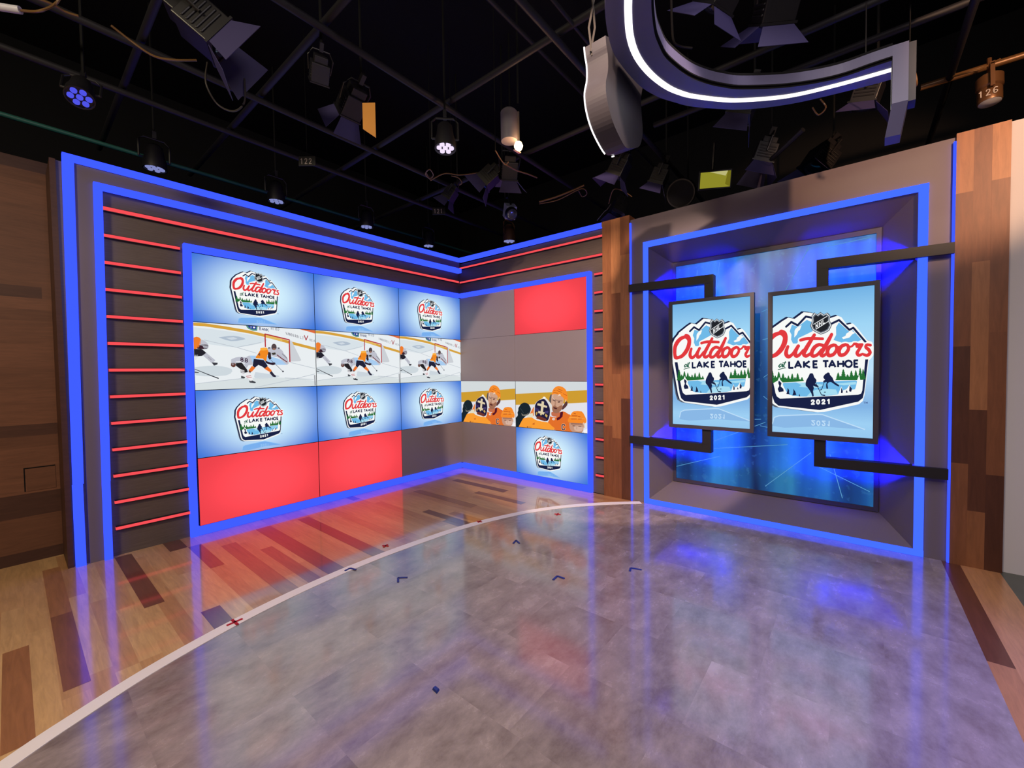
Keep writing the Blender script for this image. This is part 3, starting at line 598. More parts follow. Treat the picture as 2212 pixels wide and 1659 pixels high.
def huddle(wd, hd):
    p = Pic(wd, hd, pic(212, 218, 220)); p.f = homography([(118, 112), (2082, 135), (2092, 1605), (120, 1395)], (wd, hd)); G = pic; OR, OR2, OR3 = G(246, 140, 44), G(250, 158, 52), G(226, 112, 44)
    p.up(); p.fill([(60, 768), (500, 770), (1500, 745), (2140, 720), (2140, 1700), (60, 1500)], G(226, 226, 232)); p.up(); p.fill([(60, 468), (1100, 425), (2140, 366), (2140, 722), (1500, 748), (500, 772), (60, 778)], G(206, 156, 50)); p.up()
    p.fill([(40, 1130), (118, 1030), (118, 1400), (20, 1390)], OR); p.fill([(510, 1020), (600, 850), (645, 840), (645, 1110), (520, 1060)], G(232, 128, 62)); p.smooth([(190, 870), (260, 760), (350, 715), (450, 745), (510, 830), (530, 920), (480, 1040), (400, 1090), (340, 1150), (280, 1250), (200, 1410), (100, 1410), (100, 1190), (170, 1080), (165, 1000), (185, 940)], G(26, 38, 46), 3); p.up()
    p.fill([(268, 1010), (320, 1055), (420, 1045), (474, 995), (452, 1070), (380, 1098), (290, 1088)], G(120, 118, 108)); p.stroke([(240, 870), (300, 960), (330, 1010)], 8, G(60, 78, 86)); p.fill([(430, 1110), (500, 1040), (580, 1010), (600, 1130), (560, 1150), (430, 1150)], G(226, 222, 196)); p.up()
    # bearded player
    p.smooth([(1050, 1100), (1220, 1140), (1390, 965), (1560, 1050), (1640, 1120), (1700, 1560), (1100, 1480), (1000, 1250)], OR3, 2); p.smooth([(1100, 985), (1300, 990), (1352, 1010), (1342, 1090), (1230, 1122), (1100, 1090)], G(196, 110, 78), 2); p.up()
    p.fill([(1345, 985), (1418, 990), (1402, 1120), (1320, 1205), (1250, 1228), (1238, 1160), (1320, 1120)], G(84, 20, 40)); p.smooth([(1385, 850), (1450, 760), (1500, 690), (1540, 710), (1535, 790), (1480, 862), (1395, 930)], G(92, 58, 56), 2); p.smooth([(1045, 590), (1080, 490), (1130, 520), (1110, 700), (1070, 730), (1040, 670)], G(92, 84, 82), 2); p.up()
    p.smooth([(1110, 480), (1180, 440), (1400, 500), (1440, 640), (1415, 760), (1385, 900), (1290, 1005), (1185, 1015), (1120, 930), (1090, 700)], G(206, 162, 136), 3); p.up()
    p.smooth([(1140, 820), (1200, 800), (1260, 850), (1340, 810), (1395, 800), (1380, 920), (1285, 1012), (1180, 1015), (1120, 940)], G(160, 108, 84), 2); p.fill([(1130, 600), (1250, 640), (1400, 660), (1400, 690), (1240, 670), (1130, 630)], G(168, 128, 110)); p.up()
    p.smooth([(1150, 850), (1200, 855), (1255, 885), (1235, 910), (1165, 885)], G(84, 40, 40), 2); p.fill([(1128, 640), (1222, 668), (1208, 690), (1140, 664)], G(92, 62, 56)); p.fill([(1272, 690), (1340, 680), (1330, 722), (1275, 722)], G(92, 62, 56)); p.fill([(1195, 690), (1232, 700), (1222, 805), (1178, 805)], G(182, 136, 112)); p.stroke([(1150, 470), (1135, 590), (1190, 640)], 8, G(236, 230, 226)); p.up()
    p.smooth([(1108, 490), (1140, 370), (1200, 290), (1290, 252), (1400, 275), (1490, 350), (1535, 470), (1548, 640), (1490, 664), (1420, 580), (1330, 515), (1190, 472), (1125, 505)], OR, 3); p.up()
    for q in ([(1290, 335), (1400, 380)], [(1250, 380), (1390, 432)], [(1170, 375), (1210, 385)], [(1430, 470), (1520, 520)], [(1160, 430), (1270, 455)]): p.stroke(q, 16, G(186, 92, 34))
    p.disc((1335, 508), 26, G(252, 226, 190), 16); p.stroke([(1280, 545), (1320, 480)], 9, G(250, 240, 230)); p.stroke([(1500, 640), (1480, 700)], 22, G(236, 196, 150)); p.disc((1158, 1188), 42, G(236, 220, 210), 34); p.text('C', 1388, 1345, 96, 150, 60, 42, G(240, 220, 200)); p.up(); p.text('C', 1388, 1345, 96, 150, 60, 28, G(64, 22, 34)); p.disc((1168, 1192), 14, G(160, 90, 40)); p.up()
    # goalkeeper seen from behind
    p.smooth([(190, 1410), (300, 1200), (360, 1150), (560, 1138), (640, 1190), (880, 1252), (1000, 1282), (1100, 1380), (1150, 1500)], OR2, 2); p.up(); p.fill([(560, 1330), (635, 1285), (630, 1352)], G(200, 100, 40)); p.text('BII', 430, 1392, 30, 40, 48, 10, G(90, 44, 40), 0.12)
    p.smooth([(628, 820), (690, 700), (860, 592), (950, 590), (1040, 690), (1110, 790), (1102, 930), (1062, 1100), (1012, 1258), (850, 1255), (690, 1195), (615, 1080)], G(226, 222, 216), 3); p.disc((905, 580), 40, G(250, 246, 232), 30); p.up()
    p.smooth([(650, 800), (720, 680), (880, 612), (960, 670), (1030, 800), (1060, 930), (1040, 1130), (960, 1245), (720, 1145), (645, 1050)], G(34, 30, 62), 3); p.up()
    CR = G(222, 206, 172)
    p.fill([(835, 675), (902, 690), (866, 1000), (800, 990)], CR); p.fill([(724, 735), (830, 752), (985, 820), (978, 870), (860, 838), (712, 790)], CR); p.fill([(740, 945), (830, 975), (920, 1000), (885, 1062), (735, 1012)], CR); p.fill([(700, 970), (720, 1010), (685, 1085), (668, 1020)], G(196, 160, 84)); p.fill([(940, 1035), (995, 1085), (975, 1150), (920, 1090)], G(206, 172, 96)); p.fill([(700, 1105), (800, 1110), (965, 1190), (930, 1255), (680, 1170)], G(112, 52, 42)); p.fill([(650, 850), (760, 900), (770, 960), (660, 940)], G(56, 48, 100)); p.fill([(920, 960), (1020, 950), (1010, 1030), (930, 1020)], G(70, 62, 112)); p.up(); p.disc((812, 1058), 22, G(236, 214, 150)); p.stroke([(612, 1172), (720, 1222), (850, 1252)], 14, G(240, 238, 236)); p.up()
    # player at the lower right
    p.smooth([(1590, 1300), (1960, 1310), (1985, 1450), (1930, 1590), (1680, 1560), (1600, 1440)], G(196, 150, 126), 2); p.fill([(1620, 1300), (1960, 1312), (1955, 1360), (1640, 1350)], G(140, 96, 84)); p.fill([(1980, 1520), (2090, 1470), (2100, 1620), (2000, 1600)], G(244, 242, 244)); p.up(); p.smooth([(1720, 1390), (1960, 1420), (1930, 1540), (1740, 1520)], G(214, 178, 160), 2)
    p.smooth([(1550, 1210), (1640, 1050), (1720, 970), (1930, 975), (2010, 1090), (2064, 1220), (2045, 1310), (1960, 1318), (1620, 1296), (1560, 1265)], OR, 2); p.up()
    for q in ([(1670, 1100), (1810, 1105)], [(1840, 1120), (1890, 1125)], [(1650, 1190), (1790, 1190)], [(1840, 1195), (1930, 1190)], [(1720, 1035), (1765, 1042)]): p.stroke(q, 20, G(176, 78, 32))
    p.stroke([(1690, 1385), (1750, 1392)], 22, G(110, 76, 66)); p.stroke([(1850, 1400), (1915, 1402)], 22, G(110, 76, 66)); p.stroke([(1800, 1400), (1795, 1480)], 16, G(186, 144, 124))
    p.stroke([(1600, 1150), (1700, 1160), (1850, 1165), (2020, 1190)], 10, G(252, 186, 96)); p.stroke([(1990, 1300), (2010, 1440)], 26, G(226, 190, 160))
    return p

def monitor(loc, wall, wd, hd, kind, label, depth=0.09):
    """16:9 tile of the video wall; face at y=0 of its own frame"""
    rot = (0, 0, 0) if wall == 'A' else (0, 0, -PI/2)
    cat = {'logo': 'video monitor', 'hockey': 'video monitor', 'huddle': 'video monitor', 'red': 'video monitor', 'blank': 'wall panel'}[kind]
    nm = 'video_monitor' if kind != 'blank' else 'blank_panel'
    grp = 'video wall monitors' if kind != 'blank' else 'blank grey panels of the video wall'
    key = (kind, round(wd, 3))
    if key in PROTO: return dup(PROTO[key], loc, rot, label)
    t = thing(nm, label, cat, loc, rot, grp); e = 0.0035
    mb = MB()
    if kind == 'blank':
        mb.box((-wd/2+.001, -0.012, -hd/2+.001), (wd/2-.001, 0.0, hd/2-.001)); mb.build('board', BLANK, t, bevel=0.002)
        mb = MB(); mb.box((-wd/2, 0.0, -hd/2), (wd/2, 0.02, hd/2)); mb.build('backing', BLACKM, t)
    else:
        mb.box((-wd/2+.0005, -0.0095, -hd/2+.0005), (wd/2-.0005, 0.012, hd/2-.0005)); mb.build('bezel', BLACK, t)
        iw, ih = wd-2*e, hd-2*e
        if kind == 'red':
            p = Pic(iw, ih, REDSCREEN)
        elif kind == 'logo':
            p = Pic(iw, ih, GRADL); p.up(); logo(p, land, (pic(122, 176, 238), pic(150, 200, 246)))
        elif kind == 'hockey': p = hockey(iw, ih)
        else: p = huddle(iw, ih)
        p.build('screen', t, (0, -0.0102, 0))
    PROTO[key] = t; return t
PROTO = {}
CW, CH, Z0 = 1.2136, 0.6836, 0.09
ROW = ['top', 'second', 'third', 'bottom']
def A_at(c, r): return (-3.6408+CW*(c+.5), -0.001, Z0+CH*(3-r+.5))
COLA = ['left', 'middle', 'right']
for c in range(3):
    monitor(A_at(c, 0), 'A', CW, CH, 'logo', 'monitor showing the mountain badge, %s one of the top row on the left wall' % COLA[c])
    monitor(A_at(c, 1), 'A', CW, CH, 'hockey', 'monitor showing the hockey shot on goal, %s of the three' % COLA[c])
    monitor(A_at(c, 2), 'A', CW, CH, 'logo', 'monitor showing the mountain badge, %s one directly below the hockey game' % COLA[c])
monitor(A_at(0, 3), 'A', CW, CH, 'red', 'glowing plain red monitor at floor level, leftmost of the video wall')
monitor(A_at(1, 3), 'A', CW, CH, 'red', 'glowing plain red monitor at floor level, beside a blank grey panel')
monitor(A_at(2, 3), 'A', CW, CH, 'blank', 'blank grey panel at floor level beside a red monitor, left of the corner')
YB = [0.0, -1.1775, -2.391]
def B_at(c, r): return (-0.001, (YB[c]+YB[c+1])/2, Z0+CH*(3-r+.5))
WB = [1.1775-0.0, 1.2135]
monitor(B_at(0, 0), 'B', WB[0], CH, 'blank', 'blank grey panel at the top, between the corner and a red monitor')
monitor(B_at(1, 0), 'B', WB[1], CH, 'red', 'glowing plain red monitor at the top, above a blank grey panel')
monitor(B_at(0, 1), 'B', WB[0], CH, 'blank', 'blank grey panel directly above the smaller, left picture of the huddled players')
monitor(B_at(1, 1), 'B', WB[1], CH, 'blank', 'blank grey panel between the red monitor above and the huddled players below')
monitor(B_at(0, 2), 'B', WB[0], CH, 'huddle', 'monitor showing huddled players in orange, the one touching the corner')
monitor(B_at(1, 2), 'B', WB[1], CH, 'huddle', 'monitor showing huddled players in orange, the one above a badge monitor')
monitor(B_at(0, 3), 'B', WB[0], CH, 'blank', 'blank grey panel at floor level right of the corner, below the huddled players')
monitor(B_at(1, 3), 'B', WB[1], CH, 'logo', 'monitor showing the mountain badge at floor level, beside the first wood post')

# ------------------------------------------------------------------ wood posts
def post(name, y0, y1, z1, label, cells, xf=-0.02):
    mb = MB(); n = len(cells); wdt = (y1-y0)/n
    for i, col in enumerate(cells):
        a = y0+wdt*i; z = 0.0
        for top, tone in col:
            mb.box((xf+(0.001 if i % 2 else 0), a, z), (0.28, a+wdt, top), 0, tone); z = top
    o = mb.build(name, POSTWOOD); tag(o, label, 'wood post'); return o
post('wood_post', -2.622, -2.982, 3.46, 'vertical wood plank post between the video wall and the grey recess', 
     [[(0.9, .6), (1.95, .3), (2.7, .35), (3.46, .3)], [(0.75, .62), (1.55, .3), (2.55, .5), (3.46, .05)], [(1.25, .95), (1.9, .4), (3.0, .2), (3.46, .45)]])  # palest tones near the top carry the lamp's lit spot
post('wood_post', -5.684, -5.966, 3.42, 'tall orange-lit wood plank post at the right edge, beside the white wall',
     [[(0.82, .5), (1.75, .95), (2.95, .55), (3.42, .15)], [(0.45, .35), (1.25, .9), (2.4, .2), (3.42, .5)], [(0.75, .98), (1.85, .55), (3.0, .5), (3.42, .08)]])

# ------------------------------------------------------------------ grey portal with recess
pt = thing('grey_portal', 'large grey panelled surround with splayed recess around the two portrait screens', 'wall panel', (0, -4.33, 0))
oy = 4.33
mb = MB(); Y0, Y1, Zt = -2.985+oy, -5.682+oy, 3.40; a0, a1, b0, b1 = -3.20+oy, -5.474+oy, 0.058, 3.032
for q in ([(Y0, 0), (Y0, Zt), (a0, Zt), (a0, 0)], [(a1, 0), (a1, Zt), (Y1, Zt), (Y1, 0)], [(a0, b1), (a0, Zt), (a1, Zt), (a1, b1)], [(a0, 0), (a0, b0), (a1, b0), (a1, 0)]):
    mb.hexa([(0.03, y, z) for y, z in q], [(0.0, y, z) for y, z in q])
mb.build('surround', GREY, pt)
D = 0.32; c0, c1, d0, d1 = -3.385+oy, -5.262+oy, 0.240, 2.872
mb = MB()
fr = [(0.0, a0, b0), (0.0, a1, b0), (0.0, a1, b1), (0.0, a0, b1)]; bk = [(D, c0, d0), (D, c1, d0), (D, c1, d1), (D, c0, d1)]
for i in range(4):
    j = (i+1) % 4; mb.poly([fr[i], fr[j], bk[j], bk[i]])
mb.build('recess', GREY, pt)
mb = MB()
for q in ([(c0, d0), (c0, d1), (c0-.035, d1), (c0-.035, d0)], [(c1, d0), (c1, d1), (c1+.035, d1), (c1+.035, d0)], [(c0-.035, d1), (c1+.035, d1), (c1+.035, d1-.045), (c0-.035, d1-.045)], [(c0-.035, d0), (c1+.035, d0), (c1+.035, d0+.04), (c0-.035, d0+.04)]):
    mb.hexa([(D, y, z) for y, z in q], [(D-.02, y, z) for y, z in q])
mb.build('bezel', BEZEL, pt)
# backdrop picture
def backdrop_mat():
    m = bpy.data.materials.new('icy_blue_backdrop'); m.use_nodes = True; nt = m.node_tree; L = nt.links; b = nt.nodes['Principled BSDF']
    tc = nt.nodes.new('ShaderNodeTexCoord')
    mp = nt.nodes.new('ShaderNodeMapping'); mp.inputs['Scale'].default_value = (1, 1.5, 0.16); L.new(tc.outputs['Object'], mp.inputs[0])
    n = nt.nodes.new('ShaderNodeTexNoise'); n.inputs['Scale'].default_value = 1.6; n.inputs['Detail'].default_value = 3; L.new(mp.outputs[0], n.inputs[0])
    rp = nt.nodes.new('ShaderNodeValToRGB'); e = rp.color_ramp.elements; e[0].position, e[0].color = 0.34, rgb(10, 20, 66); e[1].position, e[1].color = 0.66, rgb(50, 136, 182); k = e.new(0.5); k.color = rgb(24, 84, 146); L.new(n.outputs[0], rp.inputs[0])
    n2 = nt.nodes.new('ShaderNodeTexNoise'); n2.inputs['Scale'].default_value = 16; n2.inputs['Detail'].default_value = 6; L.new(tc.outputs['Object'], n2.inputs[0])
    r2 = nt.nodes.new('ShaderNodeValToRGB'); r2.color_ramp.elements[0].position = 0.6; r2.color_ramp.elements[1].position = 0.64; L.new(n2.outputs[0], r2.inputs[0])
    mx = nt.nodes.new('ShaderNodeMix'); mx.data_type = 'RGBA'; mx.inputs[7].default_value = rgb(80, 150, 196); 
    mul = nt.nodes.new('ShaderNodeMath'); mul.operation = 'MULTIPLY'; mul.inputs[1].default_value = 0.14; L.new(r2.outputs[0], mul.inputs[0]); L.new(mul.outputs[0], mx.inputs[0]); L.new(rp.outputs[0], mx.inputs[6])
    dk = nt.nodes.new('ShaderNodeVectorMath'); dk.operation = 'SCALE'; dk.inputs['Scale'].default_value = 0.3; L.new(mx.outputs[2], dk.inputs[0]); L.new(dk.outputs[0], b.inputs['Base Color']); L.new(mx.outputs[2], b.inputs['Emission Color']); b.inputs['Emission Strength'].default_value = 0.85; b.inputs['Roughness'].default_value = 0.3
    return m
BACKM = backdrop_mat(); ICELINE = emis('ice_scratch', rgb(96, 160, 206), 0.9)
mb = MB(); mb.poly([(D-.005, c0-.03, d0+.03), (D-.005, c1+.03, d0+.03), (D-.005, c1+.03, d1-.03), (D-.005, c0-.03, d1-.03)])
def ice(a, b, wd=0.006):
    a = np.array(a); b = np.array(b); d = b-a; n = np.array([-d[1], d[0]])/np.linalg.norm(d)*wd/2
    mb.poly([(D-.0056, q[0]+oy, q[1]) for q in (a+n, b+n, b-n, a-n)], 1)
for a, b in (((-3.45, .62), (-4.55, .80)), ((-3.7, .70), (-4.35, 1.02)), ((-4.75, .74), (-4.35, .33)), ((-4.78, .62), (-5.2, .42)), ((-4.9, .74), (-5.0, .32)), ((-4.95, .70), (-5.22, .66)), ((-4.45, 2.25), (-4.72, 2.80)), ((-4.33, 1.5), (-4.48, 1.62)), ((-4.33, 1.30), (-4.48, 1.16)), ((-4.32, 1.9), (-4.46, 1.94)), ((-3.42, .42), (-3.9, .6)), ((-4.31, 1.05), (-3.9, 1.02)), ((-3.65, 2.55), (-3.66, 2.75)), ((-3.86, 2.45), (-3.9, 2.8)), ((-4.86, 2.78), (-5.18, 2.8)), ((-4.3, .98), (-4.75, .9)), ((-4.31, 2.2), (-4.46, 2.26))): ice(a, b)
mb.build('backdrop_picture', [BACKM, ICELINE], pt, recalc=False)
# blue frame round the recess and slim strips at the portal's sides
t = thing('led_border_light', 'rectangular blue light strip frame around the grey recess on the right', 'light strip', (0, -4.33, 0))
for nm, q in (('top_strip', [(-3.148, 3.100), (-5.535, 3.085), (-5.535, 3.032), (-3.148, 3.036)]), ('bottom_strip', [(-3.148, 0.006), (-5.535, 0.006), (-5.535, 0.056), (-3.148, 0.060)]),
              ('side_strip', [(-3.148, 0.06), (-3.202, 0.06), (-3.202, 0.56), (-3.148, 0.56)]), ('side_strip', [(-3.148, 0.563), (-3.202, 0.563), (-3.202, 3.036), (-3.148, 3.036)]),
              ('side_strip', [(-5.474, 0.056), (-5.533, 0.056), (-5.533, 0.40), (-5.474, 0.40)]), ('side_strip', [(-5.474, 0.403), (-5.533, 0.403), (-5.533, 3.032), (-5.474, 3.032)])):
    mb = MB(); mb.hexa([(0.001, y+oy, z) for y, z in q], [(-0.022, y+oy, z) for y, z in q]); mb.build(nm, LEDBLUE2, t)
for y0, y1, lab in ((-2.986, -3.000, 'slim upright blue light strip beside the first wood post'), (-5.668, -5.682, 'slim upright blue light strip beside the tall right-hand wood post')):
    mb = MB(); mb.box((-0.03, y0, 0.004), (-0.002, y1, 3.36)); o = mb.build('upright_light_strip', LEDBLUE, loc=(0, 0, 0)); tag(o, lab, 'light strip')

# black arms, each lit from behind
def arm(yo, yi, z_out, z_in, h, zend, label):
    """U-channel arm: from the portal's outer edge yo to the turn at yi, then up or down to zend; lit inside its open back"""
    t = thing('screen_mount_arm', label, 'mounting arm', (0, -4.33, 0), group='black arms across the grey recess')
    g = 1 if yi < yo else -1                       # travel direction in -y or +y
    def zz(y): return z_out+(z_in-z_out)*(y-yo)/(yi-yo)
    ye = -3.215 if g > 0 else -5.46                # where the recess begins
    v0, v1 = yi+g*h, yi; up = 1 if zend > z_in else -1
    mb = MB()
    def q(y0, y1, a, b, x0, x1):
        lo = [(y0, zz(y0)+a), (y1, zz(y1)+a), (y1, zz(y1)+b), (y0, zz(y0)+b)]
        mb.hexa([(x0, y+oy, z) for y, z in lo], [(x1, y+oy, z) for y, z in lo])
    def r(y0, y1, z0, z1, x0, x1): mb.box((x0, y0+oy, z0), (x1, y1+oy, z1))
    q(yo, yi, -h/2, h/2, -.035, -.075); ztop = z_in+up*h/2; r(v0, v1, ztop, zend, -.075, -.035)
    fl = .006; xb = .028
    q(ye, yi, h/2-fl, h/2, -.036, xb) if up < 0 else q(ye, v0, h/2-fl, h/2, -.036, xb)
    q(ye, yi, -h/2, -h/2+fl, -.036, xb) if up > 0 else q(ye, v0, -h/2, -h/2+fl, -.036, xb)
    r(v0, v0-g*fl, z_in+up*h/2, zend, -.036, xb); r(v1+g*fl, v1, z_in-up*h/2, zend, -.036, xb)
    mb.build('arm', BARM, t)
    mb = MB(); w_ = .011
    q(ye-g*.02, yi+g*h*.4, -w_, w_, -.030, -.034); r(yi+g*(h/2-w_), yi+g*(h/2+w_), z_in+up*.02, zend, -.034, -.030)
    mb.build('backlight', LEDBLUE3, t)
    return t
arm(-2.99, -3.927, 2.574, 2.551, .090, 2.36, 'upper black arm reaching from the first wood post to the smaller screen')
arm(-2.99, -3.905, 0.761, 0.742, .090, .955, 'lower black arm reaching from the first wood post to the smaller screen')
arm(-5.678, -4.803, 2.524, 2.541, .087, 2.335, 'upper black arm reaching from the right-hand wood post to the larger screen')
arm(-5.664, -4.795, 0.728, 0.721, .087, .935, 'lower black arm reaching from the right-hand wood post to the larger screen')

# portrait screens (frame faces -x)
def portrait(yc, zc, wd, hd, ow, oh, offu, label, sx=0.0):
    t = thing('portrait_screen', label, 'screen', (-0.10, yc, zc), (0, 0, -PI/2))
    # local frame: x runs to the right on the picture, -y towards the viewer
    mb = MB(); l, r, b_, t_ = ow; 
    for q in ([(-wd/2-l, -hd/2-b_), (-wd/2-l, hd/2+t_), (-wd/2, hd/2), (-wd/2, -hd/2)], [(wd/2, -hd/2), (wd/2, hd/2), (wd/2+r, hd/2+t_), (wd/2+r, -hd/2-b_)], [(-wd/2-l, hd/2+t_), (wd/2+r, hd/2+t_), (wd/2, hd/2), (-wd/2, hd/2)], [(-wd/2, -hd/2), (wd/2, -hd/2), (wd/2+r, -hd/2-b_), (-wd/2-l, -hd/2-b_)]):
        mb.hexa([(x, 0.06, z) for x, z in q], [(x, 0.0, z) for x, z in q])
    mb.build('frame', BEZEL, t)
    mb = MB(); mb.box((-wd/2-.02, 0.03, -hd/2-.02), (wd/2+.02, 0.085, hd/2+.02)); mb.build('housing', BLACKM, t)
    p = Pic(wd-.004, hd-.004, GRADP); p.up()
    k = wd/0.75
    def F(q):
        x, y = LAND(q); return (x*k*sx+offu, y*hd/1.335)
    logo(p, F, (pic(138, 184, 230), pic(190, 222, 248))); p.build('screen', t, (0, 0.014, 0))
    return t
portrait((-4.464-5.206)/2, (2.297+.976)/2, 0.745, 1.321, (.037, .034, .045, .037), None, 0.0, 'larger portrait screen on the right showing the whole word of the mountain badge', 1.0)
portrait((-3.509-4.272)/2, (2.32+.987)/2, 0.765, 1.333, (.036, .034, .036, .034), None, 0.074, 'smaller-looking left portrait screen with the badge cut off at its right edge', 1.0)

# ------------------------------------------------------------------ marks on the floor
def tape(label, pts, m, cat, grp, wd=0.016):
    c = Vector((sum(p[0] for p in pts)/len(pts), sum(p[1] for p in pts)/len(pts), 0.0))
    mb = MB()
    def st(a, b):
        a = np.array(a)-np.array(c[:2]); b = np.array(b)-np.array(c[:2]); d = b-a; n = np.array([-d[1], d[0]])/np.linalg.norm(d)*wd/2
        q = [a+n, b+n, b-n, a-n]
        mb.hexa([(p[0], p[1], 0.0035) for p in q], [(p[0], p[1], 0.0075) for p in q])
    return mb, st, c
def cross(x, y, s, ang, label, zz=0.0):
    mb, st, c = tape(label, [(x, y)], REDTAPE, '', '')
    for a in (ang, ang+PI/2):
        d = (s*math.cos(a), s*math.sin(a)); st((x-d[0], y-d[1]), (x+d[0], y+d[1]))
    o = mb.build('tape_cross', REDTAPE, loc=(c[0], c[1], zz)); tag(o, label, 'floor mark', 'red tape crosses on the floor')
def vee(p, a, b, label, zz=0.0):
    mb, st, c = tape(label, [p], BLUETAPE, '', ''); st(a, p); st(p, b)
    o = mb.build('tape_corner', BLUETAPE, loc=(c[0], c[1], zz)); tag(o, label, 'floor mark', 'blue tape corners on the floor')
cross(-3.937, -1.996, 0.045, 0.05, 'largest red tape cross, on the white edging at the left', .002); cross(-2.644, -1.735, 0.032, 0.4, 'red tape cross on the wood planks in the red glow', -.003)
cross(-1.675, -2.007, 0.03, 0.3, 'small red tape cross on the white edging below the blank panels', .002); cross(-0.978, -2.54, 0.035, 0.3, 'small red tape cross on the grey vinyl nearest the wood post')
vee((-3.085, -1.895), (-3.135, -1.905), (-3.069, -1.96), 'blue tape corner overlapping the white edging', .002); vee((-2.934, -2.341), (-2.975, -2.4), (-2.885, -2.395), 'blue tape corner just inside the white edging, beside the one on it')
vee((-1.813, -2.62), (-1.885, -2.645), (-1.85, -2.69), 'blue tape corner farthest back, toward the corner of the video wall'); vee((-2.15, -3.305), (-2.22, -3.312), (-2.15, -3.37), 'blue tape corner in the middle of the grey vinyl'); vee((-1.678, -3.699), (-1.735, -3.716), (-1.655, -3.78), 'blue tape corner nearest the grey recess')
mb = MB(); mb.hexa([(-.012, -.02, 0), (.014, -.012, 0), (.012, .018, 0), (-.008, .02, 0)], [(-.010, -.016, .012), (.010, -.008, .010), (.008, .014, .014), (-.006, .016, .012)]); o = mb.build('tape_scrap', BLUETAPE, loc=(-3.5, -3.464, 0.003)); tag(o, 'crumpled scrap of blue tape alone on the grey vinyl in front', 'tape')

# ------------------------------------------------------------------ hanging ring
ZR = 3.5
def P2(l): return [tuple(at(x, y, ZR)[:2]) for x, y in l]
RO = P2([(1308, -60), (1307, 0), (1307, 28), (1312.7, 71.6), (1324.6, 112.8), (1344, 143), (1370, 173.6), (1392, 193), (1424, 210.5), (1457, 221), (1500, 231), (1600, 236.7), (1700, 226), (1801, 204), (1900, 178.8), (1926, 171.5)])
RI = P2([(1410, -60), (1407, 0), (1408, 28), (1413.6, 71.6), (1422, 95.5), (1435, 121.5), (1457, 143), (1478.7, 159.5), (1500, 171.4), (1530, 182), (1560, 188.5), (1600, 193), (1700, 189), (1801, 172), (1885, 144.5), (1928, 130.5)])
LC = P2([(1358, -60), (1357, 0), (1357, 28), (1360, 71.6), (1370, 108.5), (1387.5, 139), (1413.6, 167), (1446, 190), (1478.7, 203), (1500, 207.6), (1550, 214), (1600, 216), (1700, 207.5), (1801, 185), (1900, 157.6), (1926, 150)])
def resample(path, n):
    path = [np.array(p) for p in spline(path, 8)]; d = [0]
    for a, b in zip(path, path[1:]): d.append(d[-1]+np.linalg.norm(b-a))
    out = []
    for k in range(n):
        s = d[-1]*k/(n-1); i = min(max(np.searchsorted(d, s), 1), len(d)-1); u = (s-d[i-1])/max(d[i]-d[i-1], 1e-9); out.append(path[i-1]+(path[i]-path[i-1])*u)
    return out
N = 64; ro, ri, lc = resample(RO, N), resample(RI, N), resample(LC, N)
rg = thing('ceiling_ring', 'curved grey ceiling ring with a glowing white light line, ending in a drop', 'hanging ring', (0, 0, 0))
def ribbon(path_a, path_b, za, zb, mb, mi=0):
    for i in range(len(path_a)-1):
        mb.poly([(*path_a[i], za), (*path_a[i+1], za), (*path_b[i+1], zb), (*path_b[i], zb)], mi)
mb = MB(); HT = 0.075
ribbon(ro, ri, ZR, ZR, mb); ribbon(ro, ro, ZR, ZR+.10, mb); ribbon(ri, ri, ZR, ZR+.014, mb, 1)
ri2 = [p+(p-q)/np.linalg.norm(p-q)*0.012 for p, q in zip(ri, ro)]
ribbon(ri, ri2, ZR+.014, ZR+.014, mb, 1); ribbon(ri2, ri2, ZR+.022, ZR+.022+.062, mb); ribbon(ri2, ri2, ZR+.014, ZR+.022, mb, 1); ribbon(ro, ri2, ZR+.10, ZR+.10, mb, 1); ribbon(ri2, ri2, ZR+.084, ZR+.10, mb, 1)
mb.build('ring_body', [RINGM, BLACK], rg, smooth=False)
mb = MB()
def lw(i): return 0.019
la = [p+(q-p)/np.linalg.norm(q-p)*0.020 for p, q in zip(lc, ro)]; lb = [p+(q-p)/np.linalg.norm(q-p)*0.020 for p, q in zip(lc, ri)]
ribbon(la, lb, ZR-.004, ZR-.004, mb); ribbon(la, la, ZR-.004, ZR, mb); ribbon(lb, lb, ZR-.004, ZR, mb)
mb.build('light_line', LEDWHITE, rg)
# the drop at the ring's end
e_in, e_out = Vector((*ri2[-1], 0)), Vector((*ro[-1], 0)); dirv = (Vector((*lc[-1], 0))-Vector((*lc[-3], 0))).normalized(); acr = (e_out-e_in).normalized()
th = 0.075; z1, z2 = ZR-0.27, ZR-0.44
def drop(off0, off1, w0, w1, zt, zb, sh=0.0):
    lo = []; hi = []
    for o_, w_ in ((off0, w0), (off1, w0), (off1, w1), (off0, w1)):
        b = e_in+dirv*o_+acr*w_; hi.append((b.x, b.y, zt)); s = b+acr*sh-dirv*sh*0.45; lo.append((s.x, s.y, zb))
    return lo, hi
mb = MB(); wdt = (e_out-e_in).length
mb.hexa(*drop(0.0, th, 0.0, wdt*.55, ZR+.084, z1)); lo, hi = drop(0.0, th, 0.0, wdt*.55, z1, z2, 0.07); mb.hexa(lo, hi); mb.build('drop_end', RINGM, rg)
mb = MB(); mb.hexa(*drop(-0.004, 0.0, wdt*.44, wdt*.55, ZR, z1+.02)); mb.build('light_line', LEDWHITE, rg)
mb = MB(); mb.hexa(*drop(-0.004, 0.0, 0.006, wdt*.43, ZR-.004, z1)); mb.build('drop_shade_plate', BLACKM, rg)  # dark plate added to stand in for shade on this face
mb = MB(); c_ = e_in+dirv*th; mb.hexa(*drop(th, th+.035, .02, wdt*.55, ZR+.084, z1)); mb.build('back_channel', BLACKM, rg)
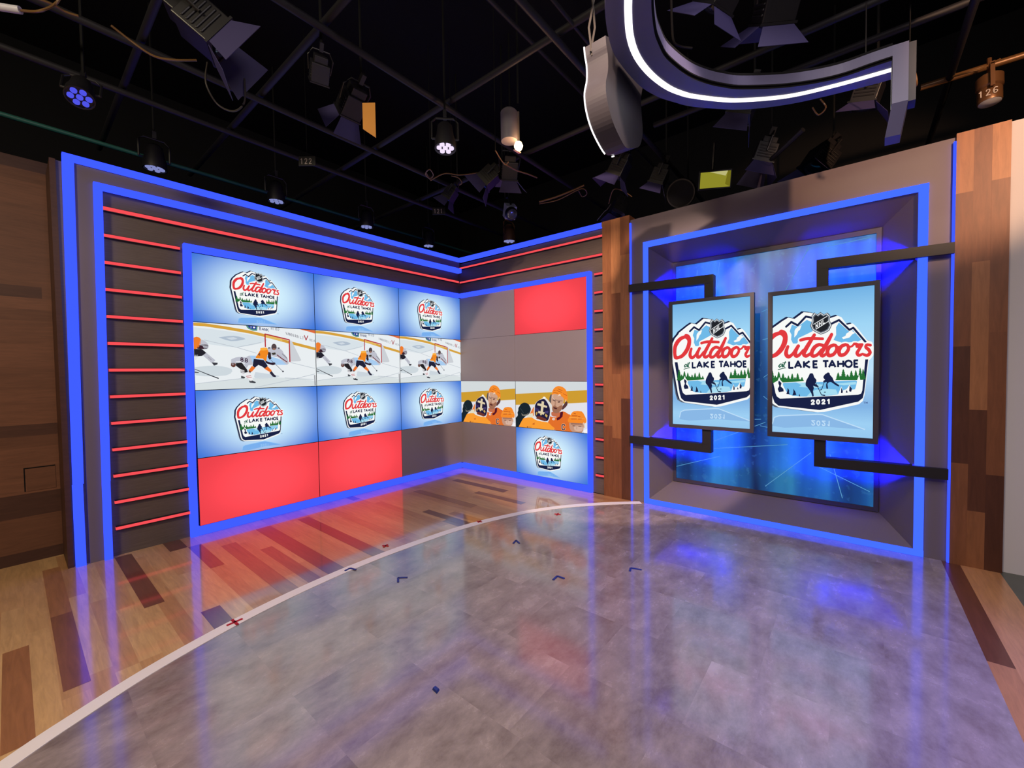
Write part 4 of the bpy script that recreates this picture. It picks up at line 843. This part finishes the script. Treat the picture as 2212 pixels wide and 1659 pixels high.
# suspension cables of the ring
for (x, y) in ((1309, 30), (1870, 140)):
    q = at(x, y, ZR+.10); mb = MB(); mb.tube([(q.x, q.y, ZR+.09), (q.x, q.y, 4.0)], .004, 0, 6); mb.build('suspension_cable', CABLEB, rg)

# wavy board hanging beside the ring
YF = -3.9
face = [(-2.46, 3.62), (-2.45, 3.57), (-2.43, 3.52), (-2.43, 3.43), (-2.46, 3.34), (-2.45, 3.26), (-2.40, 3.18), (-2.32, 3.12), (-2.19, 3.07), (-2.10, 3.095), (-2.02, 3.13), (-1.95, 3.17), (-1.91, 3.23), (-1.89, 3.31), (-1.91, 3.42), (-1.92, 3.51), (-1.89, 3.60), (-1.84, 3.68), (-2.2, 3.72)]
sm = spline(face[:17], 4)+[face[17], face[18]]
wb = thing('wavy_hanging_board', 'wavy grey board with a thin glowing edge hanging left of the ceiling ring', 'hanging board', (0, YF, 0))
mb = MB(); T = 0.14
tri = tessellate_polygon([[Vector((p[0], p[1], 0)) for p in sm]])
for t3 in tri:
    mb.poly([(sm[i][0], 0.0, sm[i][1]) for i in t3]); mb.poly([(sm[i][0], T, sm[i][1]) for i in reversed(t3)])
for i in range(len(sm)):
    j = (i+1) % len(sm); mb.poly([(sm[i][0], 0, sm[i][1]), (sm[j][0], 0, sm[j][1]), (sm[j][0], T, sm[j][1]), (sm[i][0], T, sm[i][1])])
o = mb.build('board', BOARDM, wb)
for pl in o.data.polygons: pl.use_smooth = True
es = o.modifiers.new('edges', 'EDGE_SPLIT'); es.split_angle = math.radians(35)
mb = MB(); led = [p for p in sm[:4*8+1]]; mb.tube([(p[0]-.004, T+.004, p[1]) for p in led], .0055, 0, 6); mb.build('edge_light', LEDWHITE, wb)
mb = MB(); mb.tube([(-2.08, T+.006, 3.095), (-2.05, T+.006, 3.11)], .005, 0, 6); mb.build('edge_light', LEDWHITE, wb)
for pts in ([(1279, 120), (1272, 60), (1283, 0), (1290, -40)], [(1276, 112), (1285, 60), (1280, 0), (1284, -40)]):
    mb = MB(); q = [aty(x, y, YF+.1) for x, y in pts]; mb.tube([(p.x, p.y-YF, p.z) for p in q], .007, 0, 6); mb.build('cable', CABLEB, wb)

# ------------------------------------------------------------------ lighting grid
ZG = 4.0
def pipe(a, b, label, r=0.026, m=PIPEM):
    c = (Vector(a)+Vector(b))/2
    mb = MB(); mb.tube([Vector(a)-c, Vector(b)-c], r, 0, 10); o = mb.build('lighting_pipe', m, loc=c, smooth=True); tag(o, label, 'pipe', 'pipes of the ceiling grid')
pipe((-9, -2.21, ZG), (1.8, -2.21, ZG), 'black ceiling pipe parallel to the left wall, running over the warm glowing lamp')
pipe((-9, -2.82, ZG+.55), (1.8, -2.82, ZG+.55), 'higher thin black ceiling pipe in the middle of the grid', .018)
pipe((-9, -3.39, ZG), (1.8, -3.39, ZG), 'black ceiling pipe passing just left of the wavy hanging board')
pipe((-9, -3.52, ZG+.05), (-1.5, -3.52, ZG+.05), 'thin conduit beside the pipe near the wavy hanging board', .014)
pipe((-9, -1.05, ZG), (1.8, -1.05, ZG), 'black ceiling pipe nearest to the left video wall')
pipe((-9, -0.30, ZG), (1.8, -0.30, ZG), 'black ceiling pipe close above the top of the left video wall')
pipe((-4.12, -5.6, ZG+.06), (-4.12, 1.2, ZG+.06), 'leftmost short ceiling pipe catching blue light')
pipe((-3.33, -5.6, ZG+.06), (-3.33, 1.2, ZG+.06), 'blue-lit cross pipe over the left monitors')
pipe((-2.19, -5.6, ZG+.06), (-2.19, 1.6, ZG+.06), 'cross pipe running over the middle of the left video wall')
pipe((-1.02, -5.6, ZG+.06), (-1.02, 1.6, ZG+.06), 'cross pipe running above the glowing lamp toward the wavy board')
pipe((-9, 0.91, ZG), (1.6, 0.91, ZG), 'faintly green-lit pipe behind the top of the left wall', .022, mat('green_lit_pipe', rgb(40, 92, 84), .4))  # green light on the pipe put into its colour
pipe((-3.0, -5.66, ZG), (1.8, -5.68, ZG), 'dark steep pipe at the upper right, above the tall wood post')
pipe((0.27, -5.5, ZG), (0.30, -8.0, ZG), 'amber-lit pipe at the right edge carrying the numbered lamp', .026, mat('amber_lit_pipe', rgb(112, 80, 48), .4, 0.3))  # warm glow painted into this pipe's base colour
pipe((-0.6, -8, ZG+.06), (-0.6, -3.5, ZG+.06), 'dark cross pipe behind the ceiling ring')

# ------------------------------------------------------------------ fixtures
LENSB = emis('lens_blue', (0.10, 0.11, 1.0, 1), 0.8); LENSW = emis('lens_white', (0.85, 0.72, 1.0, 1), 1.1); LENSD = emis('lens_dim', (0.30, 0.34, 0.75, 1), 0.7)
LENSGLASS = mat('lens_glass', rgb(40, 46, 60), 0.1, 0, 0.9)
def aimed(loc, to):
    return (Vector(to)-Vector(loc)).to_track_quat('-Z', 'Y').to_euler()
def hanger(t, top=5.31):
    bpy.context.view_layer.update(); mw = Matrix.LocRotScale(t.location, t.rotation_euler, t.scale); inv = mw.inverted(); a = mw @ Vector((0, 0, .40)); b = Vector((a.x, a.y, top))
    mb = MB(); mb.tube([inv @ a, inv @ b], .010/t.scale[0], 0, 6); return mb.build('hanger', BLACK, t)
def led_head(px, py, z, label, lens, scale=1.0, to=None, body=BLACKM):
    loc = at(px, py, z); to = to or (loc.x, loc.y, 0)
    t = thing('led_wash_light', label, 'stage light', loc, aimed(loc, to), 'round wash lights with seven lenses'); t.scale = (scale,)*3
    mb = MB(); mb.lathe([(.055, .30), (.085, .27), (.10, .16), (.118, .10), (.122, .0), (.112, .0), (.108, .02), (.001, .02)], 22); mb.build('body', body, t, smooth=True)
    for k in range(7):
        a = k*PI/3; x, y = (0, 0) if k == 6 else (.07*math.cos(a), .07*math.sin(a))
        mb = MB(); mb.lathe([(.001, -.006), (.018, -.003), (.028, .004), (.028, .02)], 12, 0, (x, y, 0)); mb.build('lens', lens, t, smooth=True)
    mb = MB(); mb.tube([(.15, 0, .12), (.15, 0, .32), (.10, 0, .37), (-.10, 0, .37), (-.15, 0, .32), (-.15, 0, .12)], .012, 0, 6); mb.tube([(.15, 0, .12), (.11, 0, .12)], .012, 0, 6); mb.tube([(-.15, 0, .12), (-.11, 0, .12)], .012, 0, 6); mb.build('yoke', body, t)
    mb = MB(); mb.box((-.02, -.03, .37), (.02, .03, .46)); mb.build('clamp', BLACKM, t); hanger(t)
    return t
led_head(172, 212, 3.55, 'round wash light with glowing blue lenses at the far upper left', LENSB, 0.66, to=(-5.0, -3.0, 0))
led_head(962, 322, 3.55, 'round wash light with seven bright white lenses over the video wall', LENSW, 0.76, to=(-2.6, -2.6, 0))
def at_plane_y(px, py, y): return aty(px, py, y)
def head_y(px, py, y, label, lens, s, body=BLACKM, to=None):
    p = aty(px, py, y); t = led_head(px, py, p.z, label, lens, s, body=body, to=to); return t
head_y(335, 366, 0.35, 'wash light peeking over the top left of the left wall', LENSD, .8); head_y(597, 436, 0.35, 'wash light over the left wall, above the gap between first and second monitors', LENSD, .8)
head_y(792, 491, 0.35, 'wash light over the left wall, above the right monitor column', LENSD, .8); head_y(926, 532, 0.35, 'wash light over the left wall, closest to the corner', LENSD, .8)
led_head(1100, 522, 3.75, 'amber-lit wash light hanging just above the wall top right of the corner', LENSD, .9, body=AMBERLIT)

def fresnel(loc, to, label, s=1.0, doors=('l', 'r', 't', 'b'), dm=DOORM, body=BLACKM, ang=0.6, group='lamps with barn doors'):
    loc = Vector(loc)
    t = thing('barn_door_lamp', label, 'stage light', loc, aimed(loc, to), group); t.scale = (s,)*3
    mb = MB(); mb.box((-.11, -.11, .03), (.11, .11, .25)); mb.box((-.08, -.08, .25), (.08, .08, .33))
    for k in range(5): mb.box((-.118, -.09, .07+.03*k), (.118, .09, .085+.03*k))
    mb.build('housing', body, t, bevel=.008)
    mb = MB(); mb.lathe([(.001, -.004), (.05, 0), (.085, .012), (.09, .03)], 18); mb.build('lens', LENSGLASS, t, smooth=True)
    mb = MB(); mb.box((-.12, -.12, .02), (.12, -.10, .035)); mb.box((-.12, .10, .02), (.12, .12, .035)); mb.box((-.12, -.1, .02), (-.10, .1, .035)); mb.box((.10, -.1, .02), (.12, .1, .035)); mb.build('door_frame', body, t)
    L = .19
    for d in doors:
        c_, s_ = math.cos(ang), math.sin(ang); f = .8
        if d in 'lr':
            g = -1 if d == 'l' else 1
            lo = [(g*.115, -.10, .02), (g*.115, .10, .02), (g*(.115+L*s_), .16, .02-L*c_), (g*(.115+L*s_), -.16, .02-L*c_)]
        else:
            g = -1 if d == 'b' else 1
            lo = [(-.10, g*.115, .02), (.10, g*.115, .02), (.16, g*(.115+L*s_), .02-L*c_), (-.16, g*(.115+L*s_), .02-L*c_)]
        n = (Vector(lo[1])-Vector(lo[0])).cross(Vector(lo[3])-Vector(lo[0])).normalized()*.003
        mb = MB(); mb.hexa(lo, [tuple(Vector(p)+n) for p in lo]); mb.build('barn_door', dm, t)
    mb = MB(); mb.tube([(.13, 0, .14), (.15, 0, .30), (.10, 0, .38), (-.10, 0, .38), (-.15, 0, .30), (-.13, 0, .14)], .010, 0, 6); mb.build('yoke', body, t)
    mb = MB(); mb.box((-.022, -.03, .37), (.022, .03, .47)); mb.build('clamp', BLACKM, t); hanger(t)
    return t
fresnel(at(490, 100, 3.74), (-1.2, -3.2, 1.6), 'large barn door lamp at the upper left with a purple-lit flap', 1.0, ('l', 'b', 'r'), ang=.5)
fresnel(at(748, 250, 3.74), (-2.9, 1.0, 1.8), 'barn door lamp beside an orange-lit plate over the left video wall', .75, ('l', 'b'))
mb = MB(); mb.hexa([(-.05, 0, -.10), (.05, 0, -.17), (.05, 0, .10), (-.05, 0, .10)], [(-.05, .006, -.10), (.05, .006, -.17), (.05, .006, .10), (-.05, .006, .10)]); o = mb.build('lit_door_plate', ORANGELIT, loc=at(797, 250, 3.62), rot=(0, 0, -.9)); tag(o, 'slanted barn door plate painted as orange-lit, beside a lamp over the monitors', 'gel plate')
fresnel(at(1040, 398, 3.76), (-2.9, 0.5, 1.4), 'barn door lamp in the tangled cluster below the warm bulb, left one', .8, ('l', 'b'))
fresnel(at(1098, 392, 3.78), (-0.4, -1.2, 2.0), 'barn door lamp in the tangled cluster with a mauve-lit flap', .8, ('b', 'r', 't'), ang=.8)
fresnel(at(965, 432, 3.78), (-2.2, 1.0, .8), 'small dark barn door lamp left of the tangled cluster', .6, ('l', 'b'))
fresnel(at(1330, 462, 3.62), (-0.6, -2.0, 1.2), 'barn door lamp overlapping the top of the first wood post', .72, ('l', 'b', 'r'), ang=.8)
fresnel(at(1328, 386, 3.74), (-0.6, -1.6, 1.4), 'barn door lamp below the wavy hanging board', .8, ('l', 'b', 't'), ang=.7)
fresnel(at(1415, 405, 3.68), (-0.3, -2.4, 1.6), 'barn door lamp with a blue-lit flap above the grey surround, left end', .75, ('l', 'b'))
fresnel(at(1592, 262, 3.72), (-1.0, -3.0, 0.6), 'barn door lamp with a blue-lit flap hanging under the ring', .85, ('l', 'b'), ang=.35)
fresnel(at(1640, 362, 3.64), (-0.3, -3.4, 0.8), 'barn door lamp with two blue-lit flaps over the grey surround', .85, ('l', 'b', 'r'), ang=.45)
fresnel(at(1862, 235, 3.72), (-0.2, -4.2, 0.8), 'barn door lamp with a blue-lit flap below the right end of the ring', .8, ('l', 'b'), ang=.8)
fresnel(at(1755, 370, 3.62), (-0.2, -4.0, 2.2), 'bulky black barn door lamp overlapping the top edge of the grey surround', 1.0, ('l', 'b', 'r'), ang=.8)
fresnel(at(1535, 28, 3.9), (-1.2, -2.6, 1.8), 'barn door lamp inside the curve of the ceiling ring, left one', .85, ('l', 'b'), ang=.95)
fresnel(at(1665, 62, 3.9), (-0.2, -3.8, 2.0), 'barn door lamp inside the curve of the ceiling ring, with a broad blue-lit flap', .95, ('b', 'l', 't'), ang=1.0)
fresnel(at(688, 182, 3.75), (-2.6, 0.2, 1.5), 'small round-rimmed lamp right of the large upper left barn door lamp', .55, ())

# warm glowing lamp with a white shade
gl = at(1120, 318, 3.68); t = thing('glowing_lamp', 'warm glowing lamp with a pale cylindrical shade above the corner', 'stage light', gl)
mb = MB(); mb.lathe([(.075, .0), (.078, .02), (.078, .26), (.06, .28)], 24); mb.build('shade', mat('pale_shade', rgb(112, 106, 114), .5), t, loc=(-.06, .06, .05), smooth=True)
mb = MB(); mb.lathe([(.001, -.03), (.03, -.02), (.042, .01), (.03, .04), (.001, .05)], 16); mb.build('bulb', emis('warm_bulb', (1.0, .62, .28, 1), 14), t, loc=(.0, .0, .0), smooth=True)
mb = MB(); mb.tube([(0, 0, .04), (0, 0, .32)], .012, 0, 8); mb.box((-.06, -.012, -.05), (.02, .012, -.04)); mb.build('bracket', CHROME, t)
lamp('warm_lamp_glow', 'POINT', (gl.x-.03, gl.y-.06, gl.z-.04), (0, 0, 0), 5, (1.0, .55, .22), .04)

hanger(t)
# finned lamp
f0 = at(1105, 462, 3.70); t = thing('finned_spotlight', 'pale spotlight with cooling fins above the amber-lit wash light', 'stage light', f0, aimed(f0, (-2.2, -4.0, 1.5)))
mb = MB()
for k in range(12): mb.box((-.07, -.085, .03+.014*k), (.07, .085, .036+.014*k))
mb.box((-.05, -.06, .02), (.05, .06, .2)); mb.build('heat_sink', mat('pale_alloy', rgb(150, 156, 176), .4, .4), t)
mb = MB(); mb.lathe([(.001, -.03), (.07, -.03), (.085, 0), (.085, .03)], 20); mb.build('front', BLACKM, t, smooth=True)
mb = MB(); mb.lathe([(.001, -.034), (.03, -.036), (.06, -.031), (.06, -.028)], 18); mb.build('lens', LENSGLASS, t, smooth=True)
mb = MB(); mb.tube([(0, .09, .1), (0, .14, .3), (0, .1, .38)], .012, 0, 6); mb.build('bracket', BLACKM, t); hanger(t)

# numbered can lamp at the right
c0_ = at(2138, 222, 3.62); t = thing('can_lamp', 'amber-lit can lamp marked 126 at the upper right', 'stage light', c0_, (0.0, 0.12, 0))
mb = MB(); mb.lathe([(.065, .0), (.068, .01), (.068, .10), (.062, .11), (.075, .12), (.075, .20), (.05, .22)], 22); mb.build('can', AMBERLIT, t, smooth=True)
mb = MB(); mb.lathe([(.001, -.012), (.04, -.008), (.062, 0), (.062, .01)], 20); mb.build('lens', mat('bright_lens', rgb(190, 190, 190), .15, 0, .9), t, smooth=True)
for k in range(2):
    s = -1 if k else 1; mb = MB(); mb.box((s*.085, -.012, .08), (s*.10, .012, .26)); mb.build('yoke_arm', AMBERLIT, t)
mb = MB(); mb.tube([(0, 0, .26), (0, 0, .36)], .014, 0, 8); mb.box((-.10, -.014, .25), (.10, .014, .27)); mb.build('yoke', AMBERLIT, t)
def digits(txt, parent, loc, rot, h, m=TAGW, nm='number'):
    p = Pic(2, 2, m); p.mb = MB(); p.layer = 0; n = len(txt); p.text(txt, -h*.42*n, h/2, h*.6, -h, h*.84, h*.13, m); return p.mb.build(nm, [m], parent, loc, rot, recalc=False)
yaw_c = math.atan2(c0_.y-CAM[1], c0_.x-CAM[0])-PI/2
digits('126', t, (-.0705*math.sin(-yaw_c)*-1*0-.070*math.cos(yaw_c+PI/2), -.070*math.sin(yaw_c+PI/2), .05), (0, 0, yaw_c), .045)

# number cards on the pipe behind
for px, py, txt, lab in ((663, 348, '122', 'small card marked 122 hanging from the ceiling grid on the left'), (948, 456, '121', 'small card marked 121 hanging near the corner of the ceiling grid')):
    q = at(px, py, 3.9); t = thing('number_card', lab, 'sign', q, (0, 0, -YAW))
    mb = MB(); mb.box((-.09, 0, -.05), (.09, .006, .05)); mb.build('card', BLACKM, t); mb = MB(); mb.tube([(0, .003, .05), (0, .003, 1.41)], .003, 0, 6); mb.build('cord', BLACK, t); digits(txt, t, (0, -.001, 0), (0, 0, 0), .055)

# yellow-green monitor screen high up
q = at(1545, 388, 3.60); t = thing('preview_monitor', 'small monitor with a yellow-green screen above the grey surround', 'monitor', q, (0.25, 0, -1.05))
mb = MB(); mb.box((-.165, 0.0, -.095), (.165, .05, .095)); mb.build('housing', BLACKM, t, bevel=.006)
p = Pic(.30, .155, pic(140, 136, 40)); p.up(); p.fill([(-.06, .0775), (.12, .0775), (.10, .03)], pic(186, 182, 120)); p.fill([(.12, .0775), (.15, .0775), (.15, -.0775), (.10, -.05)], pic(112, 106, 24)); p.build('screen', t, (0, -.001, 0))
mb = MB(); mb.tube([(0, .05, 0), (0, .12, .12), (0, .12, .38)], .014, 0, 6); mb.build('mount', BLACKM, t)

# round black lamp
q = at(1470, 418, 3.55); t = thing('round_softlight', 'round black lamp rim rising over the edge of the grey surround', 'stage light', q, aimed(q, (-3.0, -3.8, 2.2)))
mb = MB(); mb.lathe([(.15, .0), (.155, .02), (.15, .10), (.09, .16), (.04, .18)], 28); mb.build('body', BLACKM, t, smooth=True)
mb = MB(); mb.lathe([(.001, -.006), (.135, -.006), (.135, .004)], 28); mb.build('diffuser', BLACK, t)
mb = MB(); mb.tube([(.17, 0, .05), (.17, 0, .22), (0, 0, .34), (-.17, 0, .22), (-.17, 0, .05)], .010, 0, 6); mb.build('yoke', PIPEM, t); hanger(t)

# strut of blue-lit metal under the ring and white tube at the top left
a, b = at(1660, 350, 3.66), at(1735, 280, 3.75); mb = MB(); c = (a+b)/2; mb.tube([a-c, b-c], .022, 0, 8); o = mb.build('lamp_boom', PIPEM, loc=c, smooth=True); tag(o, 'short slanting boom between the lamps under the ceiling ring', 'boom')
a, b = at(-20, 12, 3.7), at(44, 22, 3.7); mb = MB(); c = (a+b)/2; mb.tube([a-c, b-c], .020, 0, 10); o = mb.build('white_tube', mat('white_plastic', rgb(190, 190, 205), .4), loc=c, smooth=True); tag(o, 'pale tube end entering at the very upper left', 'tube')

# cables
def cable(pts, label, r=.007, m=CABLE, hang=False):
    q = [at(*p) for p in pts]; c = sum(q, Vector())/len(q); path = [Vector(p)-c for p in spline(q, 6)]
    mb = MB(); mb.tube(path, r, 0, 6)
    if hang: a = path[0]; mb.tube([a, Vector((a.x, a.y, 5.31-c.z))], r*.7, 1, 6)     # dark tie line up to the ceiling
    o = mb.build('cable', [m, BLACK], loc=c, smooth=True); tag(o, label, 'cable', 'cables slung along the ceiling grid')
cable([(44, 23, 3.7), (85, 24, 3.66), (120, 8, 3.75), (135, -15, 3.8)], 'tan cable looping from the pale tube at the upper left')
cable([(60, -10, 3.85), (110, 8, 3.85), (140, 25, 3.85), (170, 35, 3.85)], 'short tan cable crossing the pale tube at the upper left')
cable([(240, 55, 3.85), (285, 90, 3.8), (330, 120, 3.74), (370, 129, 3.72), (425, 130, 3.76)], 'tan cable sagging between the two upper left lamps')
cable([(448, 135, 3.72), (445, 180, 3.55), (470, 225, 3.45), (505, 240, 3.42), (528, 220, 3.5), (528, 170, 3.65)], 'dark cable loop hanging under the large upper left lamp', .006, CABLEB)
cable([(1165, 436, 3.78), (1200, 426, 3.8), (1240, 410, 3.84), (1262, 400, 3.86)], 'bundle of tan cable to the right of the tangled cluster', .011)
cable([(1165, 440, 3.77), (1205, 432, 3.78), (1255, 408, 3.83), (1268, 418, 3.8), (1258, 425, 3.8), (1250, 412, 3.83)], 'tan cable ending in a small coil right of the tangled cluster', .006)
cable([(930, 390, 3.8), (960, 375, 3.84), (995, 378, 3.83), (1040, 372, 3.88)], 'tan cable left of the tangled cluster, running level', .006, CABLE, True)
cable([(920, 372, 3.8), (928, 385, 3.78), (936, 378, 3.79), (928, 366, 3.8), (919, 376, 3.79), (930, 388, 3.77)], 'small tan cable coil left of the tangled cluster', .006)
cable([(975, 380, 3.82), (990, 384, 3.8), (998, 395, 3.76), (992, 400, 3.75)], 'curled tan cable over the small dark lamp', .005, CABLE, True)
cable([(1095, 357, 3.7), (1115, 368, 3.72), (1140, 376, 3.74), (1160, 384, 3.76)], 'bright tan cable just below the warm glowing lamp', .007)
cable([(1070, 325, 3.7), (1082, 345, 3.66), (1092, 356, 3.64), (1098, 350, 3.65)], 'curled cable left of the warm glowing lamp', .006, CABLE, True)
cable([(1315, 440, 3.6), (1325, 410, 3.66), (1345, 412, 3.66), (1365, 425, 3.62)], 'thin cable crossing the lamps under the wavy board', .005)
cable([(1290, 476, 3.5), (1305, 458, 3.55), (1312, 452, 3.56), (1320, 440, 3.6)], 'thin cable above the end of the top blue strip', .005, CABLEB)
cable([(1450, 0, 3.9), (1452, 60, 3.8), (1456, 90, 3.75), (1470, 100, 3.75), (1495, 104, 3.75)], 'dark cable dropping inside the curve of the ceiling ring', .007, CABLEB)
cable([(1755, 232, 3.7), (1768, 248, 3.65), (1784, 232, 3.68), (1772, 214, 3.75)], 'tan cable loop just below the right arm of the ring', .006)
cable([(1964, 183, 3.5), (1978, 186, 3.48), (1980, 174, 3.5), (1975, 155, 3.56), (1964, 154, 3.56)], 'tan cable loop sticking out beside the drop of the ring', .006, CABLE, True)
cable([(2060, 165, 3.95), (2095, 155, 3.9), (2120, 148, 3.9), (2160, 128, 3.98)], 'amber cable along the pipe behind the numbered lamp', .008)
